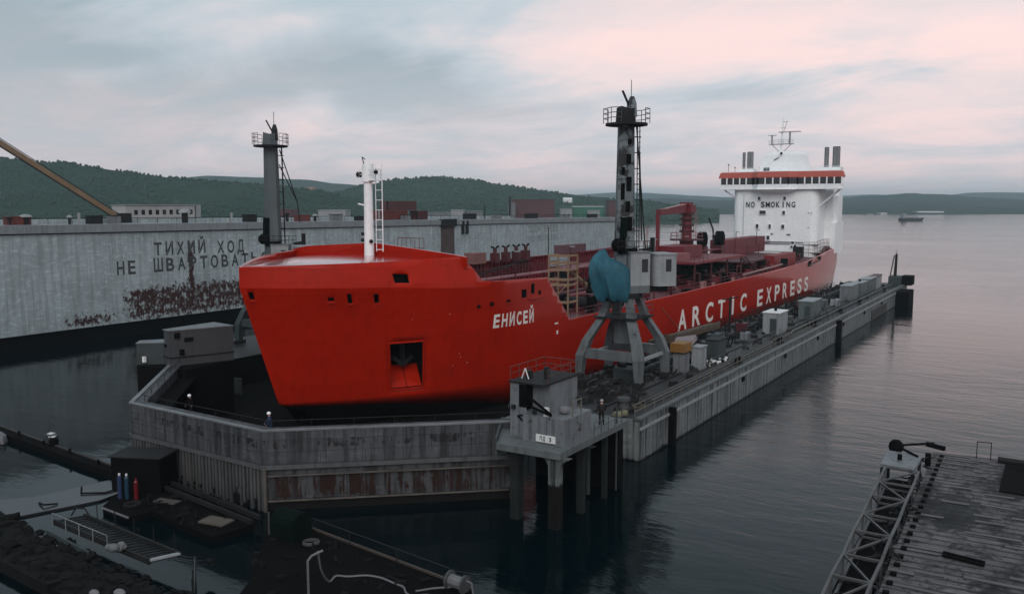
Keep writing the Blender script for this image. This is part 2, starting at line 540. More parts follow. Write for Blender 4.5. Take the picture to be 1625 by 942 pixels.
def wall_material(name, base, dark, seam=(2.0, 1.2), rust_box=None, extra_boxes=(), rust_low=None, streak=0.5, rough=0.6, seams=0.35, rust_c=(0.07, 0.028, 0.030), axis="Y", sfreq=1.6, rscale=0.85, rmix=0.62, grime=None, tone=0.56):
    """plated steel wall: plate seams, streaks, peeling rust in the stretches where the photo's wall has it.
    boxes are (a0,a1,z0,z1,strength) along the wall in world metres (objects built with their origin at 0)"""
    m = bpy.data.materials.new(name)
    m.use_nodes = True
    t = m.node_tree
    p = t.nodes["Principled BSDF"]
    co = t.nodes.new("ShaderNodeTexCoord").outputs["Object"]
    s = t.nodes.new("ShaderNodeSeparateXYZ")
    t.links.new(co, s.inputs[0])
    a = s.outputs[1] if axis == "Y" else s.outputs[0]
    z = s.outputs[2]
    base = tuple(x * tone for x in base)
    dark = tuple(x * 0.5 for x in dark)
    rust_c = tuple(x * 0.6 for x in rust_c)
    n1 = noise_n(t, co, 0.22, 6, 0.65)
    col = mix_n(t, ramp_n(t, n1, [(0.35, (0, 0, 0)), (0.65, (1, 1, 1))]), base, tuple(x * 0.72 for x in base))
    n5 = noise_n(t, mapping_n(t, co, (1, 1, 2.5)), 0.8, 7, 0.7)
    col = mix_n(t, math_n(t, "MULTIPLY", ramp_n(t, n5, [(0.52, (0, 0, 0)), (0.66, (1, 1, 1))]), 0.6), col, tuple(min(1, x * 1.55) for x in base))
    n2 = noise_n(t, mapping_n(t, co, (sfreq, sfreq, 0.10)), 1.0, 6, 0.65)
    col = mix_n(t, math_n(t, "MULTIPLY", ramp_n(t, n2, [(0.46, (0, 0, 0)), (0.60, (1, 1, 1))]), streak), col, dark)
    # plate seams
    cb = t.nodes.new("ShaderNodeCombineXYZ")
    t.links.new(a, cb.inputs[0])
    t.links.new(z, cb.inputs[1])
    br = t.nodes.new("ShaderNodeTexBrick")
    t.links.new(cb.outputs[0], br.inputs["Vector"])
    br.inputs["Scale"].default_value = 1.0
    br.inputs["Brick Width"].default_value = seam[0]
    br.inputs["Row Height"].default_value = seam[1]
    br.inputs["Mortar Size"].default_value = 0.035
    br.inputs["Mortar Smooth"].default_value = 0.6
    br.inputs["Color1"].default_value = (0.0, 0, 0, 1)
    br.inputs["Color2"].default_value = (0.5, 0.5, 0.5, 1)
    br.inputs["Mortar"].default_value = (1, 1, 1, 1)
    col = mix_n(t, math_n(t, "MULTIPLY", br.outputs["Fac"], seams), col, dark)
    col = mix_n(t, math_n(t, "MULTIPLY", br.outputs["Color"], 0.22), col, tuple(x * 0.6 for x in base))

    def window(sock, lo, hi, soft):
        r1 = t.nodes.new("ShaderNodeMapRange")
        r1.inputs[1].default_value, r1.inputs[2].default_value = lo - soft, lo + soft
        t.links.new(sock, r1.inputs[0])
        r2 = t.nodes.new("ShaderNodeMapRange")
        r2.inputs[1].default_value, r2.inputs[2].default_value = hi + soft, hi - soft
        t.links.new(sock, r2.inputs[0])
        return math_n(t, "MULTIPLY", r1.outputs[0], r2.outputs[0])
    n3 = noise_n(t, mapping_n(t, co, (1.0, 1.0, 0.9)), rscale, 9, 0.78, 0.2)
    n6 = noise_n(t, mapping_n(t, co, (2.4, 2.4, 0.22)), 1.0, 6, 0.65)
    nn = math_n(t, "ADD", math_n(t, "MULTIPLY", n3, rmix), math_n(t, "MULTIPLY", n6, 1 - rmix))
    rvar = mix_n(t, noise_n(t, co, 2.2, 5), rust_c, tuple(x * 0.35 for x in rust_c))
    for (a0, a1, z0, z1, st, sa, sz) in extra_boxes:
        w = math_n(t, "MULTIPLY", window(a, a0, a1, sa), window(z, z0, z1, sz))
        f = ramp_n(t, math_n(t, "ADD", nn, math_n(t, "MULTIPLY", w, st)), [(0.70, (0, 0, 0)), (0.745, (1, 1, 1))])
        col = mix_n(t, f, col, rvar)
    if grime is not None:        # black weed and tar up to a ragged line above the water
        gz = math_n(t, "SUBTRACT", math_n(t, "ADD", z, math_n(t, "MULTIPLY", n6, -0.9)), grime - 0.45)
        col = mix_n(t, ramp_n(t, math_n(t, "ADD", math_n(t, "MULTIPLY", gz, 2.0), 0.5), [(0.3, (1, 1, 1)), (0.7, (0, 0, 0))]), col, (0.006, 0.005, 0.005))
    t.links.new(col, p.inputs["Base Color"])
    p.inputs["Roughness"].default_value = rough
    p.inputs["Specular IOR Level"].default_value = 0.2
    b = t.nodes.new("ShaderNodeBump")
    b.inputs["Strength"].default_value = 0.25
    b.inputs["Distance"].default_value = 0.08
    hsum = math_n(t, "ADD", math_n(t, "MULTIPLY", br.outputs["Fac"], -0.6), noise_n(t, co, 1.5, 5))
    t.links.new(hsum, b.inputs["Height"])
    t.links.new(b.outputs[0], p.inputs["Normal"])
    return m


# ------------------------------------------------------------------ water, shore, hills
wm = bpy.data.materials.new("bay_water")
wm.use_nodes = True
t = wm.node_tree
p = t.nodes["Principled BSDF"]
co = t.nodes.new("ShaderNodeTexCoord").outputs["Object"]
p.inputs["Base Color"].default_value = (0.001, 0.0045, 0.006, 1)
p.inputs["Roughness"].default_value = 0.07
p.inputs["IOR"].default_value = 1.22
w1 = noise_n(t, mapping_n(t, co, (0.30, 0.95, 1), rot=(0, 0, R(-30))), 0.75, 5, 0.6, 0.4)
w2 = noise_n(t, mapping_n(t, co, (0.32, 0.8, 1), rot=(0, 0, R(-12))), 0.16, 3, 0.5, 0.3)
w3 = noise_n(t, mapping_n(t, co, (0.55, 1.0, 1), rot=(0, 0, R(-45))), 2.6, 3, 0.5)
w4 = noise_n(t, mapping_n(t, co, (0.5, 1.0, 1), rot=(0, 0, R(-25))), 0.011, 4, 0.55)
hh = math_n(t, "ADD", math_n(t, "MULTIPLY", w1, 0.55), math_n(t, "MULTIPLY", w2, 1.3))
hh = math_n(t, "ADD", hh, math_n(t, "MULTIPLY", w3, 0.10))
b = t.nodes.new("ShaderNodeBump")
t.links.new(math_n(t, "MULTIPLY", ramp_n(t, w4, [(0.40, (0.30,) * 3), (0.60, (1, 1, 1))]), 0.36), b.inputs["Strength"])
b.inputs["Distance"].default_value = 0.35
t.links.new(hh, b.inputs["Height"])
t.links.new(b.outputs[0], p.inputs["Normal"])
structure(MB().add([(-7000, -400, 0), (5000, -400, 0), (5000, 9000, 0), (-7000, 9000, 0)], [(0, 1, 2, 3)]), "water", wm)

m_shore = paint("shore_earth", (0.05, 0.05, 0.045), (0.03, 0.04, 0.03), rough=0.9, scale=0.02, bump=0)
sh = [at_depth(u, 400, d) for u, d in ((-700, 330), (-60, 330), (420, 380), (760, 460), (960, 640), (1010, 1000), (1010, 1500), (-900, 1500))]
structure(MB().prism([(q.x, q.y) for q in sh], -3.0, 2.2), "shore_ground", m_shore)


def hill_mat(name, c1, c2, sc):
    m = bpy.data.materials.new(name)
    m.use_nodes = True
    t = m.node_tree
    p = t.nodes["Principled BSDF"]
    co = t.nodes.new("ShaderNodeTexCoord").outputs["Object"]
    n1 = noise_n(t, co, sc, 8, 0.68)
    n2 = noise_n(t, co, sc * 9, 6, 0.7)
    f = math_n(t, "ADD", math_n(t, "MULTIPLY", n1, 0.5), math_n(t, "MULTIPLY", n2, 0.5))
    col = mix_n(t, ramp_n(t, f, [(0.40, (0, 0, 0)), (0.62, (1, 1, 1))]), c1, c2)
    t.links.new(col, p.inputs["Base Color"])
    p.inputs["Roughness"].default_value = 0.95
    p.inputs["Specular IOR Level"].default_value = 0.1
    b = t.nodes.new("ShaderNodeBump")
    b.inputs["Strength"].default_value = 0.9
    b.inputs["Distance"].default_value = 1.5 / sc / 60
    t.links.new(n2, b.inputs["Height"])
    t.links.new(b.outputs[0], p.inputs["Normal"])
    return m


def interp(pts, x):
    if x <= pts[0][0]:
        return pts[0][1]
    for (a, b), (c, d) in zip(pts[:-1], pts[1:]):
        if x <= c:
            s = (x - a) / (c - a)
            s2 = s * s * (3 - 2 * s)
            return b + (d - b) * (0.5 * s + 0.5 * s2)
    return pts[-1][1]


def hill(ridge, d0, d1, m, step, rough, nrow=14, name="hill"):
    """a hill surveyed by its skyline: foot at d0, crest at d1, falling away behind"""
    u0, u1 = ridge[0][0], ridge[-1][0]
    n = int((u1 - u0) / step)
    rows = []
    grid = []
    for k in range(nrow + 5):
        row = []
        for i in range(n + 1):
            u = u0 + (u1 - u0) * i / n
            cr = at_depth(u, interp(ridge, u), d1)
            if k <= nrow:
                s = k / nrow
                d = d0 + (d1 - d0) * s
                fr = s ** 0.85 * (1 - 0.25 * math.sin(math.pi * s))
            else:
                s = (k - nrow) / 4
                d = d1 + (d1 - d0) * s
                fr = 1 - 0.8 * s
            g = at_depth(u, 400, d)
            z = -2 + (cr.z + 2) * fr
            nz = mnoise.fractal(Vector((g.x, g.y, 0)) / (rough * 12), 1.0, 2.0, 5) * rough * min(1, fr * 1.6)
            if k == nrow:
                nz *= 0.35
            row.append(Vector((g.x, g.y, z + nz)))
        grid.append(row)
    mb = MB().loft(grid, closed=False, cap=False)
    structure(mb, name, m, smooth=60)
    return grid


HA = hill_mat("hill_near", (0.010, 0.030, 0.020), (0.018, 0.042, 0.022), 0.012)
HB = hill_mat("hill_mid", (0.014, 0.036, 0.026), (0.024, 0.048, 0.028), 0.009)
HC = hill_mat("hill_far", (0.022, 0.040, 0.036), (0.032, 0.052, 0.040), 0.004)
rA = [(-420, 240), (-100, 245), (0, 253), (60, 257), (110, 259), (160, 267), (215, 275), (270, 282), (330, 288), (420, 293), (500, 302), (560, 314), (640, 330)]
rB = [(200, 302), (250, 292), (300, 282), (345, 279), (400, 281), (480, 285), (540, 291), (600, 298), (700, 312)]
rC = [(430, 336), (490, 318), (540, 304), (580, 294), (620, 288), (700, 283), (745, 286), (800, 294), (870, 305), (930, 312), (1000, 319), (1080, 326), (1140, 334)]
rD1 = [(880, 322), (960, 316), (1060, 315), (1150, 318), (1250, 317), (1340, 313), (1400, 309), (1440, 306), (1490, 308), (1560, 314), (1625, 318), (1720, 322), (1900, 324)]
rD2 = [(820, 316), (880, 311), (930, 308), (985, 305), (1060, 308), (1130, 312), (1200, 313), (1300, 312), (1380, 309), (1500, 309), (1545, 305), (1625, 306), (1750, 301), (1900, 304), (2100, 300)]
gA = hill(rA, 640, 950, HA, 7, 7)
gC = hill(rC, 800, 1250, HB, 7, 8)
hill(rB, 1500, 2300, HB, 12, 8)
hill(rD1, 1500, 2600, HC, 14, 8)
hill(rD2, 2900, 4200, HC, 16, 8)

# scrub and birch on the two nearer hills: nobody could count it
def forest(grid, count, smin, smax, seed):
    rnd = random.Random(seed)
    mb = MB()
    t_ = (1 + 5 ** 0.5) / 2
    ico = [Vector(v).normalized() for v in ((-1, t_, 0), (1, t_, 0), (-1, -t_, 0), (1, -t_, 0), (0, -1, t_), (0, 1, t_), (0, -1, -t_), (0, 1, -t_), (t_, 0, -1), (t_, 0, 1), (-t_, 0, -1), (-t_, 0, 1))]
    fc = [(0, 11, 5), (0, 5, 1), (0, 1, 7), (0, 7, 10), (0, 10, 11), (1, 5, 9), (5, 11, 4), (11, 10, 2), (10, 7, 6), (7, 1, 8), (3, 9, 4), (3, 4, 2), (3, 2, 6), (3, 6, 8), (3, 8, 9), (4, 9, 5), (2, 4, 11), (6, 2, 10), (8, 6, 7), (9, 8, 1)]
    nr, nc = len(grid), len(grid[0])
    for _ in range(count):
        k = min(nr - 5, rnd.random() * (nr - 4.0))
        i = rnd.random() * (nc - 1.001)
        k0, i0 = int(min(k, nr - 2)), int(i)
        a = grid[k0][i0].lerp(grid[k0][i0 + 1], i - i0)
        b = grid[k0 + 1][i0].lerp(grid[k0 + 1][i0 + 1], i - i0)
        c = a.lerp(b, k - k0)
        if mnoise.noise(c / 60) < -0.28 or c.z < 2:
            continue
        r = smin + (smax - smin) * rnd.random() ** 3
        sx = Vector((r * rnd.uniform(0.8, 1.2), r * rnd.uniform(0.8, 1.2), r * rnd.uniform(0.8, 1.5)))
        mb.add([c + Vector((0, 0, r * 0.5)) + Vector((v.x * sx.x, v.y * sx.y, v.z * sx.z)) * rnd.uniform(0.7, 1.2) for v in ico], fc)
    o = mb.build("hillside_wood", M_forest)
    o["kind"] = "stuff"
    o["label"] = "dense dark green scrub wood covering the hillside"
    return o


forest(gA, 16000, 0.45, 1.9, 1)
forest(gC, 15000, 0.5, 2.2, 2)

# ------------------------------------------------------------------ tanker ship (bow at Y=47, stern at Y=223, centre line X=-57)
XC, B = -57.0, 12.3


def ys(z):
    if z >= 13.3:
        return 46.9
    if z >= 2.6:
        return 50.75 - 3.85 * (z - 2.6) / 10.7
    return 50.75 + (2.6 - z) * 0.9


def hb(y, z):
    Lb = 22 + max(0, 13.3 - z) * 0.35
    q = y - ys(z)
    if q <= 0:
        return 0.0
    b = B * (1 - (1 - q / Lb) ** 2.15) if q < Lb else B
    if y > 180:
        s_ = (y - 180) / 43
        b *= 1 - 0.13 * s_ * s_ * (1 + max(0, 6 - z) * 0.12)
    if y > 217:
        s_ = min(1, (y - 217) / 6.0)
        b -= 3.0 * (1 - math.sqrt(max(0, 1 - s_ * s_)))
    return max(0.0, b)


def zknuck(y):
    return interp([(46, 13.3), (55, 13.05), (63.4, 12.55), (66, 12.45)], y)


def ztop(y):
    if y <= 63.5:
        return 15.0 + 0.4 * (y - 46.9) / 16.5
    for (a, za), (c, zc) in zip([(63.5, 15.4), (65.2, 13.0), (76.2, 12.62), (81.2, 7.68), (148, 7.7), (183, 8.1), (197, 8.9), (206, 9.45)], [(65.2, 13.0), (76.2, 12.62), (81.2, 7.68), (148, 7.7), (183, 8.1), (197, 8.9), (206, 9.45), (224, 9.5)]):
        if y <= c:
            return za + (zc - za) * (y - a) / (c - a)
    return 9.5


def zboot(y):
    return interp([(50, 2.5), (57, 2.1), (63, 1.6), (72, 0.3), (90, -0.6), (200, -0.7), (212, 0.2), (223, 2.6)], y)


YB = 72.0


def hull_pt(sv, z, side):
    """sv: 0..1 along the bow (stem to Y=72), beyond that 1 + metres/1000"""
    y = ys(z) + sv * (YB - ys(z)) if sv <= 1 else YB + (sv - 1) * 1000
    zz = z
    if z > 10:                       # sheer of the knuckle
        k = zknuck(y)
        zz = 10 + (z - 10) * (k - 10) / 3.3 if z <= 13.3 else k + (z - 13.3)
    elif z <= 2.0:
        k = zboot(y)
        zz = k if z == 2.0 else (z if z < -1 else k - 0.5)
    zz = min(zz, ztop(y))
    q = hb(y, min(zz, 13.3))
    if zz > zknuck(y) and y < 66:
        q -= 0.32 * (zz - zknuck(y)) * min(1, q / 4)
    return Vector((XC + side * max(0, q), y, zz))


holes = [  # port side: s0,s1,z0,z1
    (0.352, 0.474, 3.45, 7.95),      # anchor pocket
    (0.381, 0.429, 13.72, 14.50),     # freeing port in the upper strake
    (0.194, 0.209, 12.05, 12.45), (0.244, 0.256, 11.80, 12.75), (0.317, 0.331, 11.75, 12.70), (0.014, 0.025, 12.25, 12.95)]
bow_s = {0, 0.006, 1}
for k in range(1, 31):
    bow_s.add(round((k / 31) ** 1.25, 4))
for h in holes:
    bow_s |= {h[0], h[1]}
ss = sorted(bow_s)
aft = sorted({1 + (y - YB) / 1000 for y in [74, 76.2, 76.7, 77.2, 77.7, 78.2, 78.7, 79.2, 79.7, 80.2, 80.7, 81.2, 84] + list(range(88, 183, 6)) + list(range(183, 217, 3)) + [217, 218.5, 220, 221.3, 222.2, 222.8, 223]})
ss = ss + [a for a in aft if a > 1]
# extra columns where the forecastle steps down
for yv in (63.5, 65.2):
    ss.append((yv - 47.5) / (YB - 47.5))
ss = sorted(set(ss))
zs = sorted({2.0, 2.8, 3.45, 4.2, 5.2, 6.3, 7.0, 7.6, 7.95, 8.5, 9.2, 9.6, 10.6, 11.75, 11.80, 12.05, 12.25, 12.45, 12.70, 12.75, 12.95, 13.3, 13.72, 14.5, 15.0, 15.8, 16.4})
zlow = [-4.0, -2.5, 0.5, 2.0]


def in_hole(s0, s1, z0, z1):
    sm, zm = (s0 + s1) / 2, (z0 + z1) / 2
    return any(h[0] < sm < h[1] and h[2] < zm < h[3] for h in holes)


ship = thing("tanker_ship", "bright red tanker with white bridge house sitting in the floating dock", "ship", (XC, 130, 0))


def skin(levels, name, mat, cut):
    mb = MB()
    for side in (1, -1):
        idx = {}
        for i, sv in enumerate(ss):
            for k, z in enumerate(levels):
                idx[i, k] = len(mb.v)
                mb.v.append(tuple(hull_pt(sv, z, side)))
        for i in range(len(ss) - 1):
            for k in range(len(levels) - 1):
                if cut and side == 1 and in_hole(ss[i], ss[i + 1], levels[k], levels[k + 1]):
                    continue
                q = (idx[i, k], idx[i + 1, k], idx[i + 1, k + 1], idx[i, k + 1])
                if len({tuple(round(c, 4) for c in mb.v[j]) for j in q}) < 3:
                    continue
                mb.f.append(q if side == 1 else q[::-1])
    # transom
    a = [hull_pt(ss[-1], z, 1) for z in levels]
    c = [hull_pt(ss[-1], z, -1) for z in levels]
    for k in range(len(levels) - 1):
        if abs(a[k + 1].z - a[k].z) > 1e-3:
            mb.add([a[k], c[k], c[k + 1], a[k + 1]], [(0, 1, 2, 3)])
    return mb


hull = skin(zs, "hull", M_hull, True).build("hull", M_hull, ship, smooth=9, solid=0.18)
skin(zlow, "hull_underside", M_under, False).build("hull_underside", M_under, ship, smooth=28)

# anchor pocket and the small openings: boxes let into the plating
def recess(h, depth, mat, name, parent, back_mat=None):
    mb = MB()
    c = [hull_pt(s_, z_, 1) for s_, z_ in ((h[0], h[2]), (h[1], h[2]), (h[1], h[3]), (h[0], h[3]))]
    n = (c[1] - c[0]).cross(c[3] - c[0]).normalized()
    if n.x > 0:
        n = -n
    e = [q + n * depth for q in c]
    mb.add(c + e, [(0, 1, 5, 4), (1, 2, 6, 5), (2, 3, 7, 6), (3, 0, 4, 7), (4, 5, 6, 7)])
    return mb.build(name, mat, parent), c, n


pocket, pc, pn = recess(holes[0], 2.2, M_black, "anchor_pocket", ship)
mb = MB()      # sloping red bolster plate at the foot of the pocket, two-sided
for (f0, f1) in ((0.04, 0.49), (0.51, 0.96)):
    a0 = pc[0].lerp(pc[1], f0) + pn * 0.12
    a1 = pc[0].lerp(pc[1], f1) + pn * 0.12
    tz = Vector((0, 0, 1.55))
    mid = 0.35 if f0 < 0.3 else -0.35
    mb.add([a0 + Vector((0, 0, 0.1)), a1 + Vector((0, 0, 0.1)), a1 + tz + pn * 1.5, a0 + tz + pn * 1.5], [(0, 1, 2, 3)])
mb.build("bolster", M_hull, pocket)
mb = MB()
pm = (pc[0] + pc[1] + pc[2] + pc[3]) / 4 + pn * 1.3
mb.bar(pm + Vector((0, 0, 1.6)), pm - Vector((0, 0, 0.4)), 0.35)
ydir = (pc[1] - pc[0]).normalized()
mb.bar(pm - ydir * 0.9 + Vector((0, 0, 0.3)), pm - Vector((0, 0, 0.5)), 0.34)
mb.bar(pm + ydir * 0.9 + Vector((0, 0, 0.3)), pm - Vector((0, 0, 0.5)), 0.34)
mb.build("anchor", M_dark, ship)
# rim round the pocket
mb = MB()
for i in range(4):
    mb.bar(pc[i] - pn * 0.03, pc[(i + 1) % 4] - pn * 0.03, 0.16)
mb.build("rim", M_hull, pocket)
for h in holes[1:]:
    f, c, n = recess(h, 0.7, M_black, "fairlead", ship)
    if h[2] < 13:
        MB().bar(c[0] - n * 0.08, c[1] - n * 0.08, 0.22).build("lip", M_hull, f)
# small fairleads and fittings on the lower tier aft of the forecastle
for (y0, y1, z0, z1) in ((64.6, 65.3, 10.55, 10.85), (66.2, 67.0, 10.62, 11.0), (68.6, 69.2, 10.75, 11.0), (71.2, 72.1, 10.95, 11.75), (73.0, 73.6, 11.2, 12.2), (74.4, 74.9, 11.0, 11.4)):
    x = XC + hb((y0 + y1) / 2, z0)
    MB().b2(x - 0.3, x + 0.03, y0, y1, z0, z1).build("fairlead", M_black, ship)
MB().b2(XC + B - 0.05, XC + B + 0.12, 72.4, 75.4, 10.62, 10.78).build("rubbing_ledge", M_hull, ship)
mb = MB()
for (yy, zz, w, hh_) in ((63.4, 6.3, 1.2, 0.10), (63.6, 5.95, 0.9, 0.08), (63.0, 5.2, 0.5, 0.14), (64.4, 5.3, 0.2, 0.3), (77.8, 7.5, 0.7, 0.16), (78.2, 6.4, 0.3, 0.4), (58.4, 10.0, 0.15, 0.2), (61.7, 10.2, 0.15, 0.2)):
    x = XC + hb(yy, zz)
    mb.b2(x - 0.05, x + 0.025, yy, yy + w, zz, zz + hh_)
build_each(mb, "draught_mark", M_letter, ship)


_GL = {}


def glyph(ch, bold):
    """flat mesh of one capital of the built-in font, squared to 1 x 1"""
    if (ch, bold) in _GL:
        return _GL[ch, bold]
    cu = bpy.data.curves.new("letters", "FONT")
    cu.body = ch
    cu.offset = bold
    ob = bpy.data.objects.new("letters", cu)
    COL.objects.link(ob)
    bpy.context.view_layer.update()
    me = bpy.data.meshes.new_from_object(ob.evaluated_get(bpy.context.evaluated_depsgraph_get()))
    bpy.data.objects.remove(ob)
    bm = bmesh.new()
    bm.from_mesh(me)
    bmesh.ops.triangulate(bm, faces=bm.faces)
    vs = [v.co.copy() for v in bm.verts]
    fs = [[v.index for v in f.verts] for f in bm.faces]
    bm.free()
    x0, x1 = min(v.x for v in vs), max(v.x for v in vs)
    cap = 0.73
    ob_ = ([((v.x - x0) / max(0.05, x1 - x0), v.y / cap) for v in vs], fs, x1 - x0)
    _GL[ch, bold] = ob_
    return ob_


LATIN = {"В": "B", "А": "A", "Р": "P", "Т": "T", "О": "O", "С": "C", "Х": "X", "Н": "H", "Е": "E"}   # same shapes


def lettering(body, w, h, fn, name, mat, parent, bold=0.012, fill=0.62, slant=0.0):
    """stencil-like capitals in equal cells over a length w, h high, laid on a surface by fn(x,z)"""
    o = Vector(ORG.get(parent.name, (0, 0, 0)))
    n = len(body)
    cell = w / (n - 1 + fill)
    vs, fs = [], []
    for i, ch in enumerate(body):
        if ch == " ":
            continue
        g, f, gw = glyph(LATIN.get(ch, ch), bold)
        lw = cell * fill * (0.30 if ch == "I" else 1.15 if ch in "ШMW" else 1.0)
        off = (cell * fill - lw) / 2
        me = bpy.data.meshes.new(name)
        me.from_pydata([Vector(fn(i * cell + off + x * lw + slant * z * h, z * h)) - o for (x, z) in g], [], [tuple(q) for q in f])
        me.materials.append(mat)
        ob = bpy.data.objects.new(name, me)
        COL.objects.link(ob)
        ob.parent = parent
    return None


def on_hull(y0, z0, slope=0.0):
    def fn(x, z):
        y, zz = y0 + x, z0 + z + slope * x
        return (XC + hb(y, zz) + 0.03, y, zz)
    return fn


lettering("ЕНИСЕЙ", 6.6, 1.30, on_hull(66.85, 8.45, -0.02), "name_letter", M_letter, ship, bold=0.03, fill=0.72, slant=0.02)
lettering("ARCTIC", 30.8, 2.95, on_hull(112.4, 2.45, -0.008), "side_letter", M_letter, ship, bold=0.025, fill=0.60, slant=0.05)
lettering("EXPRESS", 35.8, 2.95, on_hull(149.3, 2.15, -0.004), "side_letter", M_letter, ship, bold=0.025, fill=0.60, slant=0.05)

# decks
def deck(y0, y1, zf, mat, name, inset=0.15, n=24, m=10, parent=None, camber=0.25):
    grid = []
    for i in range(n + 1):
        y = y0 + (y1 - y0) * i / n
        row = []
        for k in range(m + 1):
            x = -1 + 2 * k / m
            z = zf(y) + camber * (1 - x * x)
            w = max(0.02, hb(y, min(z, 13.3)) - inset)
            row.append(Vector((XC + x * w, y, z)))
        grid.append(row)
    return MB().loft(grid, closed=False, cap=False).build(name, mat, parent or ship, smooth=40)


deck(47.3, 63.4, lambda y: 14.5 + 0.012 * (y - 47), M_rdeck, "forecastle_deck", inset=0.75, camber=0.55)
deck(63.5, 205, lambda y: 7.0 if y < 180 else 7.0 + 0.6 * (y - 180) / 25, M_mdeck, "main_deck", inset=0.22, n=60)
deck(205, 222.6, lambda y: 8.6, M_mdeck, "poop_deck", inset=0.3)
# breakwater closing the forecastle deck aft: low at the sides, peaked on the centre line
mb = MB()
prof = [(-11.3, 14.3), (11.3, 14.3), (11.3, 15.38), (9.2, 15.62), (0.3, 16.42), (-9.0, 15.85), (-11.3, 15.45)]
front = [Vector((XC + x, 63.2 if abs(x) > 5 else 63.0, z)) for x, z in prof]
mb.loft([front, [q + Vector((0, 0.3, 0)) for q in front]])
bw = mb.build("breakwater", M_hull, ship)
mb = MB()
for x in range(-10, 11, 2):
    mb.add([(XC + x, 63.5, 13.2), (XC + x, 65.0, 13.2), (XC + x, 63.5, 15.2)], [(0, 1, 2)])
mb.build("stiffener", M_red, bw)
MB().loft([[(XC - 9.9, yy, 7.0), (XC + 9.9, yy, 7.0), (XC + 10.9, yy, 14.3), (XC - 10.9, yy, 14.3)] for yy in (63.45, 63.6)]).build("forecastle_bulkhead", M_red, ship)
# foremast
mast = MB().cyl((-56.7, 62.4, 14.7), (-56.7, 62.4, 22.3), 0.50, 0.42, n=12).cyl((-56.7, 62.4, 22.3), (-56.7, 62.4, 24.0), 0.62, 0.55, n=12).build("foremast", M_white, ship, smooth=40)
MB().bar((-57.5, 62.4, 22.45), (-55.4, 62.4, 22.45), 0.9, 0.08).build("platform", M_white, mast)
MB().rail([(-57.5, 62.0, 22.5), (-55.4, 62.0, 22.5), (-55.4, 62.8, 22.5), (-57.5, 62.8, 22.5)], 1.0, 0.7, 0.03).build("railing", M_white, mast)
mb = MB().cyl((-55.75, 62.4, 15.6), (-55.75, 62.4, 24.0), 0.035, n=5).cyl((-55.1, 62.6, 15.6), (-55.1, 62.6, 24.0), 0.05, n=5)
for k in range(9):
    mb.cyl((-55.75, 62.4, 15.8 + k * 0.95), (-55.1, 62.6, 15.8 + k * 0.95), 0.03, n=4)
mb.build("ladder", M_white, mast)
MB().ball((-57.65, 62.2, 23.0), 0.32, 8, 6).build("lamp", M_dark, mast)
MB().ball((-55.5, 62.2, 23.2), 0.22, 8, 6).build("lamp", M_dark, mast)
MB().bar((-57.2, 62.4, 24.0), (-57.4, 62.4, 24.7), 0.07).bar((-57.45, 62.4, 24.7), (-57.0, 62.4, 24.45), 0.06).build("anemometer", M_dark, mast)
MB().bar((-58.0, 62.4, 20.2), (-57.1, 62.4, 20.05), 0.12).build("bracket", M_white, mast)
for (dx, z) in ((-0.55, 16.7), (0.55, 16.6), (-0.5, 17.3)):
    MB().ball((-56.7 + dx, 62.1, z), 0.2, 8, 6).build("lamp", M_dark, mast)
MB().rail([(-54.9, 64.5, 14.0), (-51.6, 64.5, 14.0)], 2.9, 0.55, 0.03, mids=2).build("vent_railing", M_red, ship)

# starboard trunk: ribbed red longitudinal wall with a coaming walk, in two lengths
def ribbed(x, y0, y1, z0, z1, dz, name):
    mb = MB().add([(x, y0, z0), (x, y1, z0), (x, y1, z1 + dz), (x, y0, z1), (x - 0.2, y0, z0), (x - 0.2, y1, z0), (x - 0.2, y1, z1 + dz), (x - 0.2, y0, z1)], [(0, 1, 2, 3), (7, 6, 5, 4), (0, 3, 7, 4), (1, 5, 6, 2), (3, 2, 6, 7)])
    n = int((y1 - y0) / 0.9)
    for k in range(n + 1):
        y = y0 + (y1 - y0) * k / n
        mb.b2(x, x + 0.28, y - 0.07, y + 0.07, z0, z1 - 0.1)
    mb.b2(x - 0.25, x + 0.35, y0, y1, z1 - 0.12, z1 + 0.02)
    return mb.build(name, M_red, ship)


ribbed(-68.2, 82, 116.5, 7.1, 12.15, 0, "trunk_wall")
ribbed(-66.6, 121, 141, 7.1, 12.3, 0.3, "trunk_wall")
MB().bar((-66.9, 94.5, 10.4), (-66.9, 109, 12.0), 0.3).build("cargo_arm", M_dark, ship)
for k, y in enumerate((99.8, 102.6, 105.4, 108.0)):      # tank vents with hats
    vt = MB().b2(-67.6, -66.6, y - 0.5, y + 0.5, 11.9, 13.3).cyl((-67.1, y, 13.3), (-67.1, y, 14.0), 0.28, n=8).build("tank_vent", M_dred, ship)
    MB().bar((-67.1, y - 0.9, 14.2), (-67.1, y - 0.3, 14.0), 0.2).bar((-67.1, y + 0.9, 14.2), (-67.1, y + 0.3, 14.0), 0.2).build("vent_head", M_black, vt)
MB().b2(-68.6, -66.8, 94.5, 97.2, 12.0, 13.5).build("vent_box", paint("faded_pink", (0.35, 0.15, 0.14), rough=0.7), ship)
MB().b2(-68, -66.5, 118, 126, 12.0, 13.6).build("vent_box", paint("faded_mauve", (0.20, 0.09, 0.11), rough=0.7), ship)
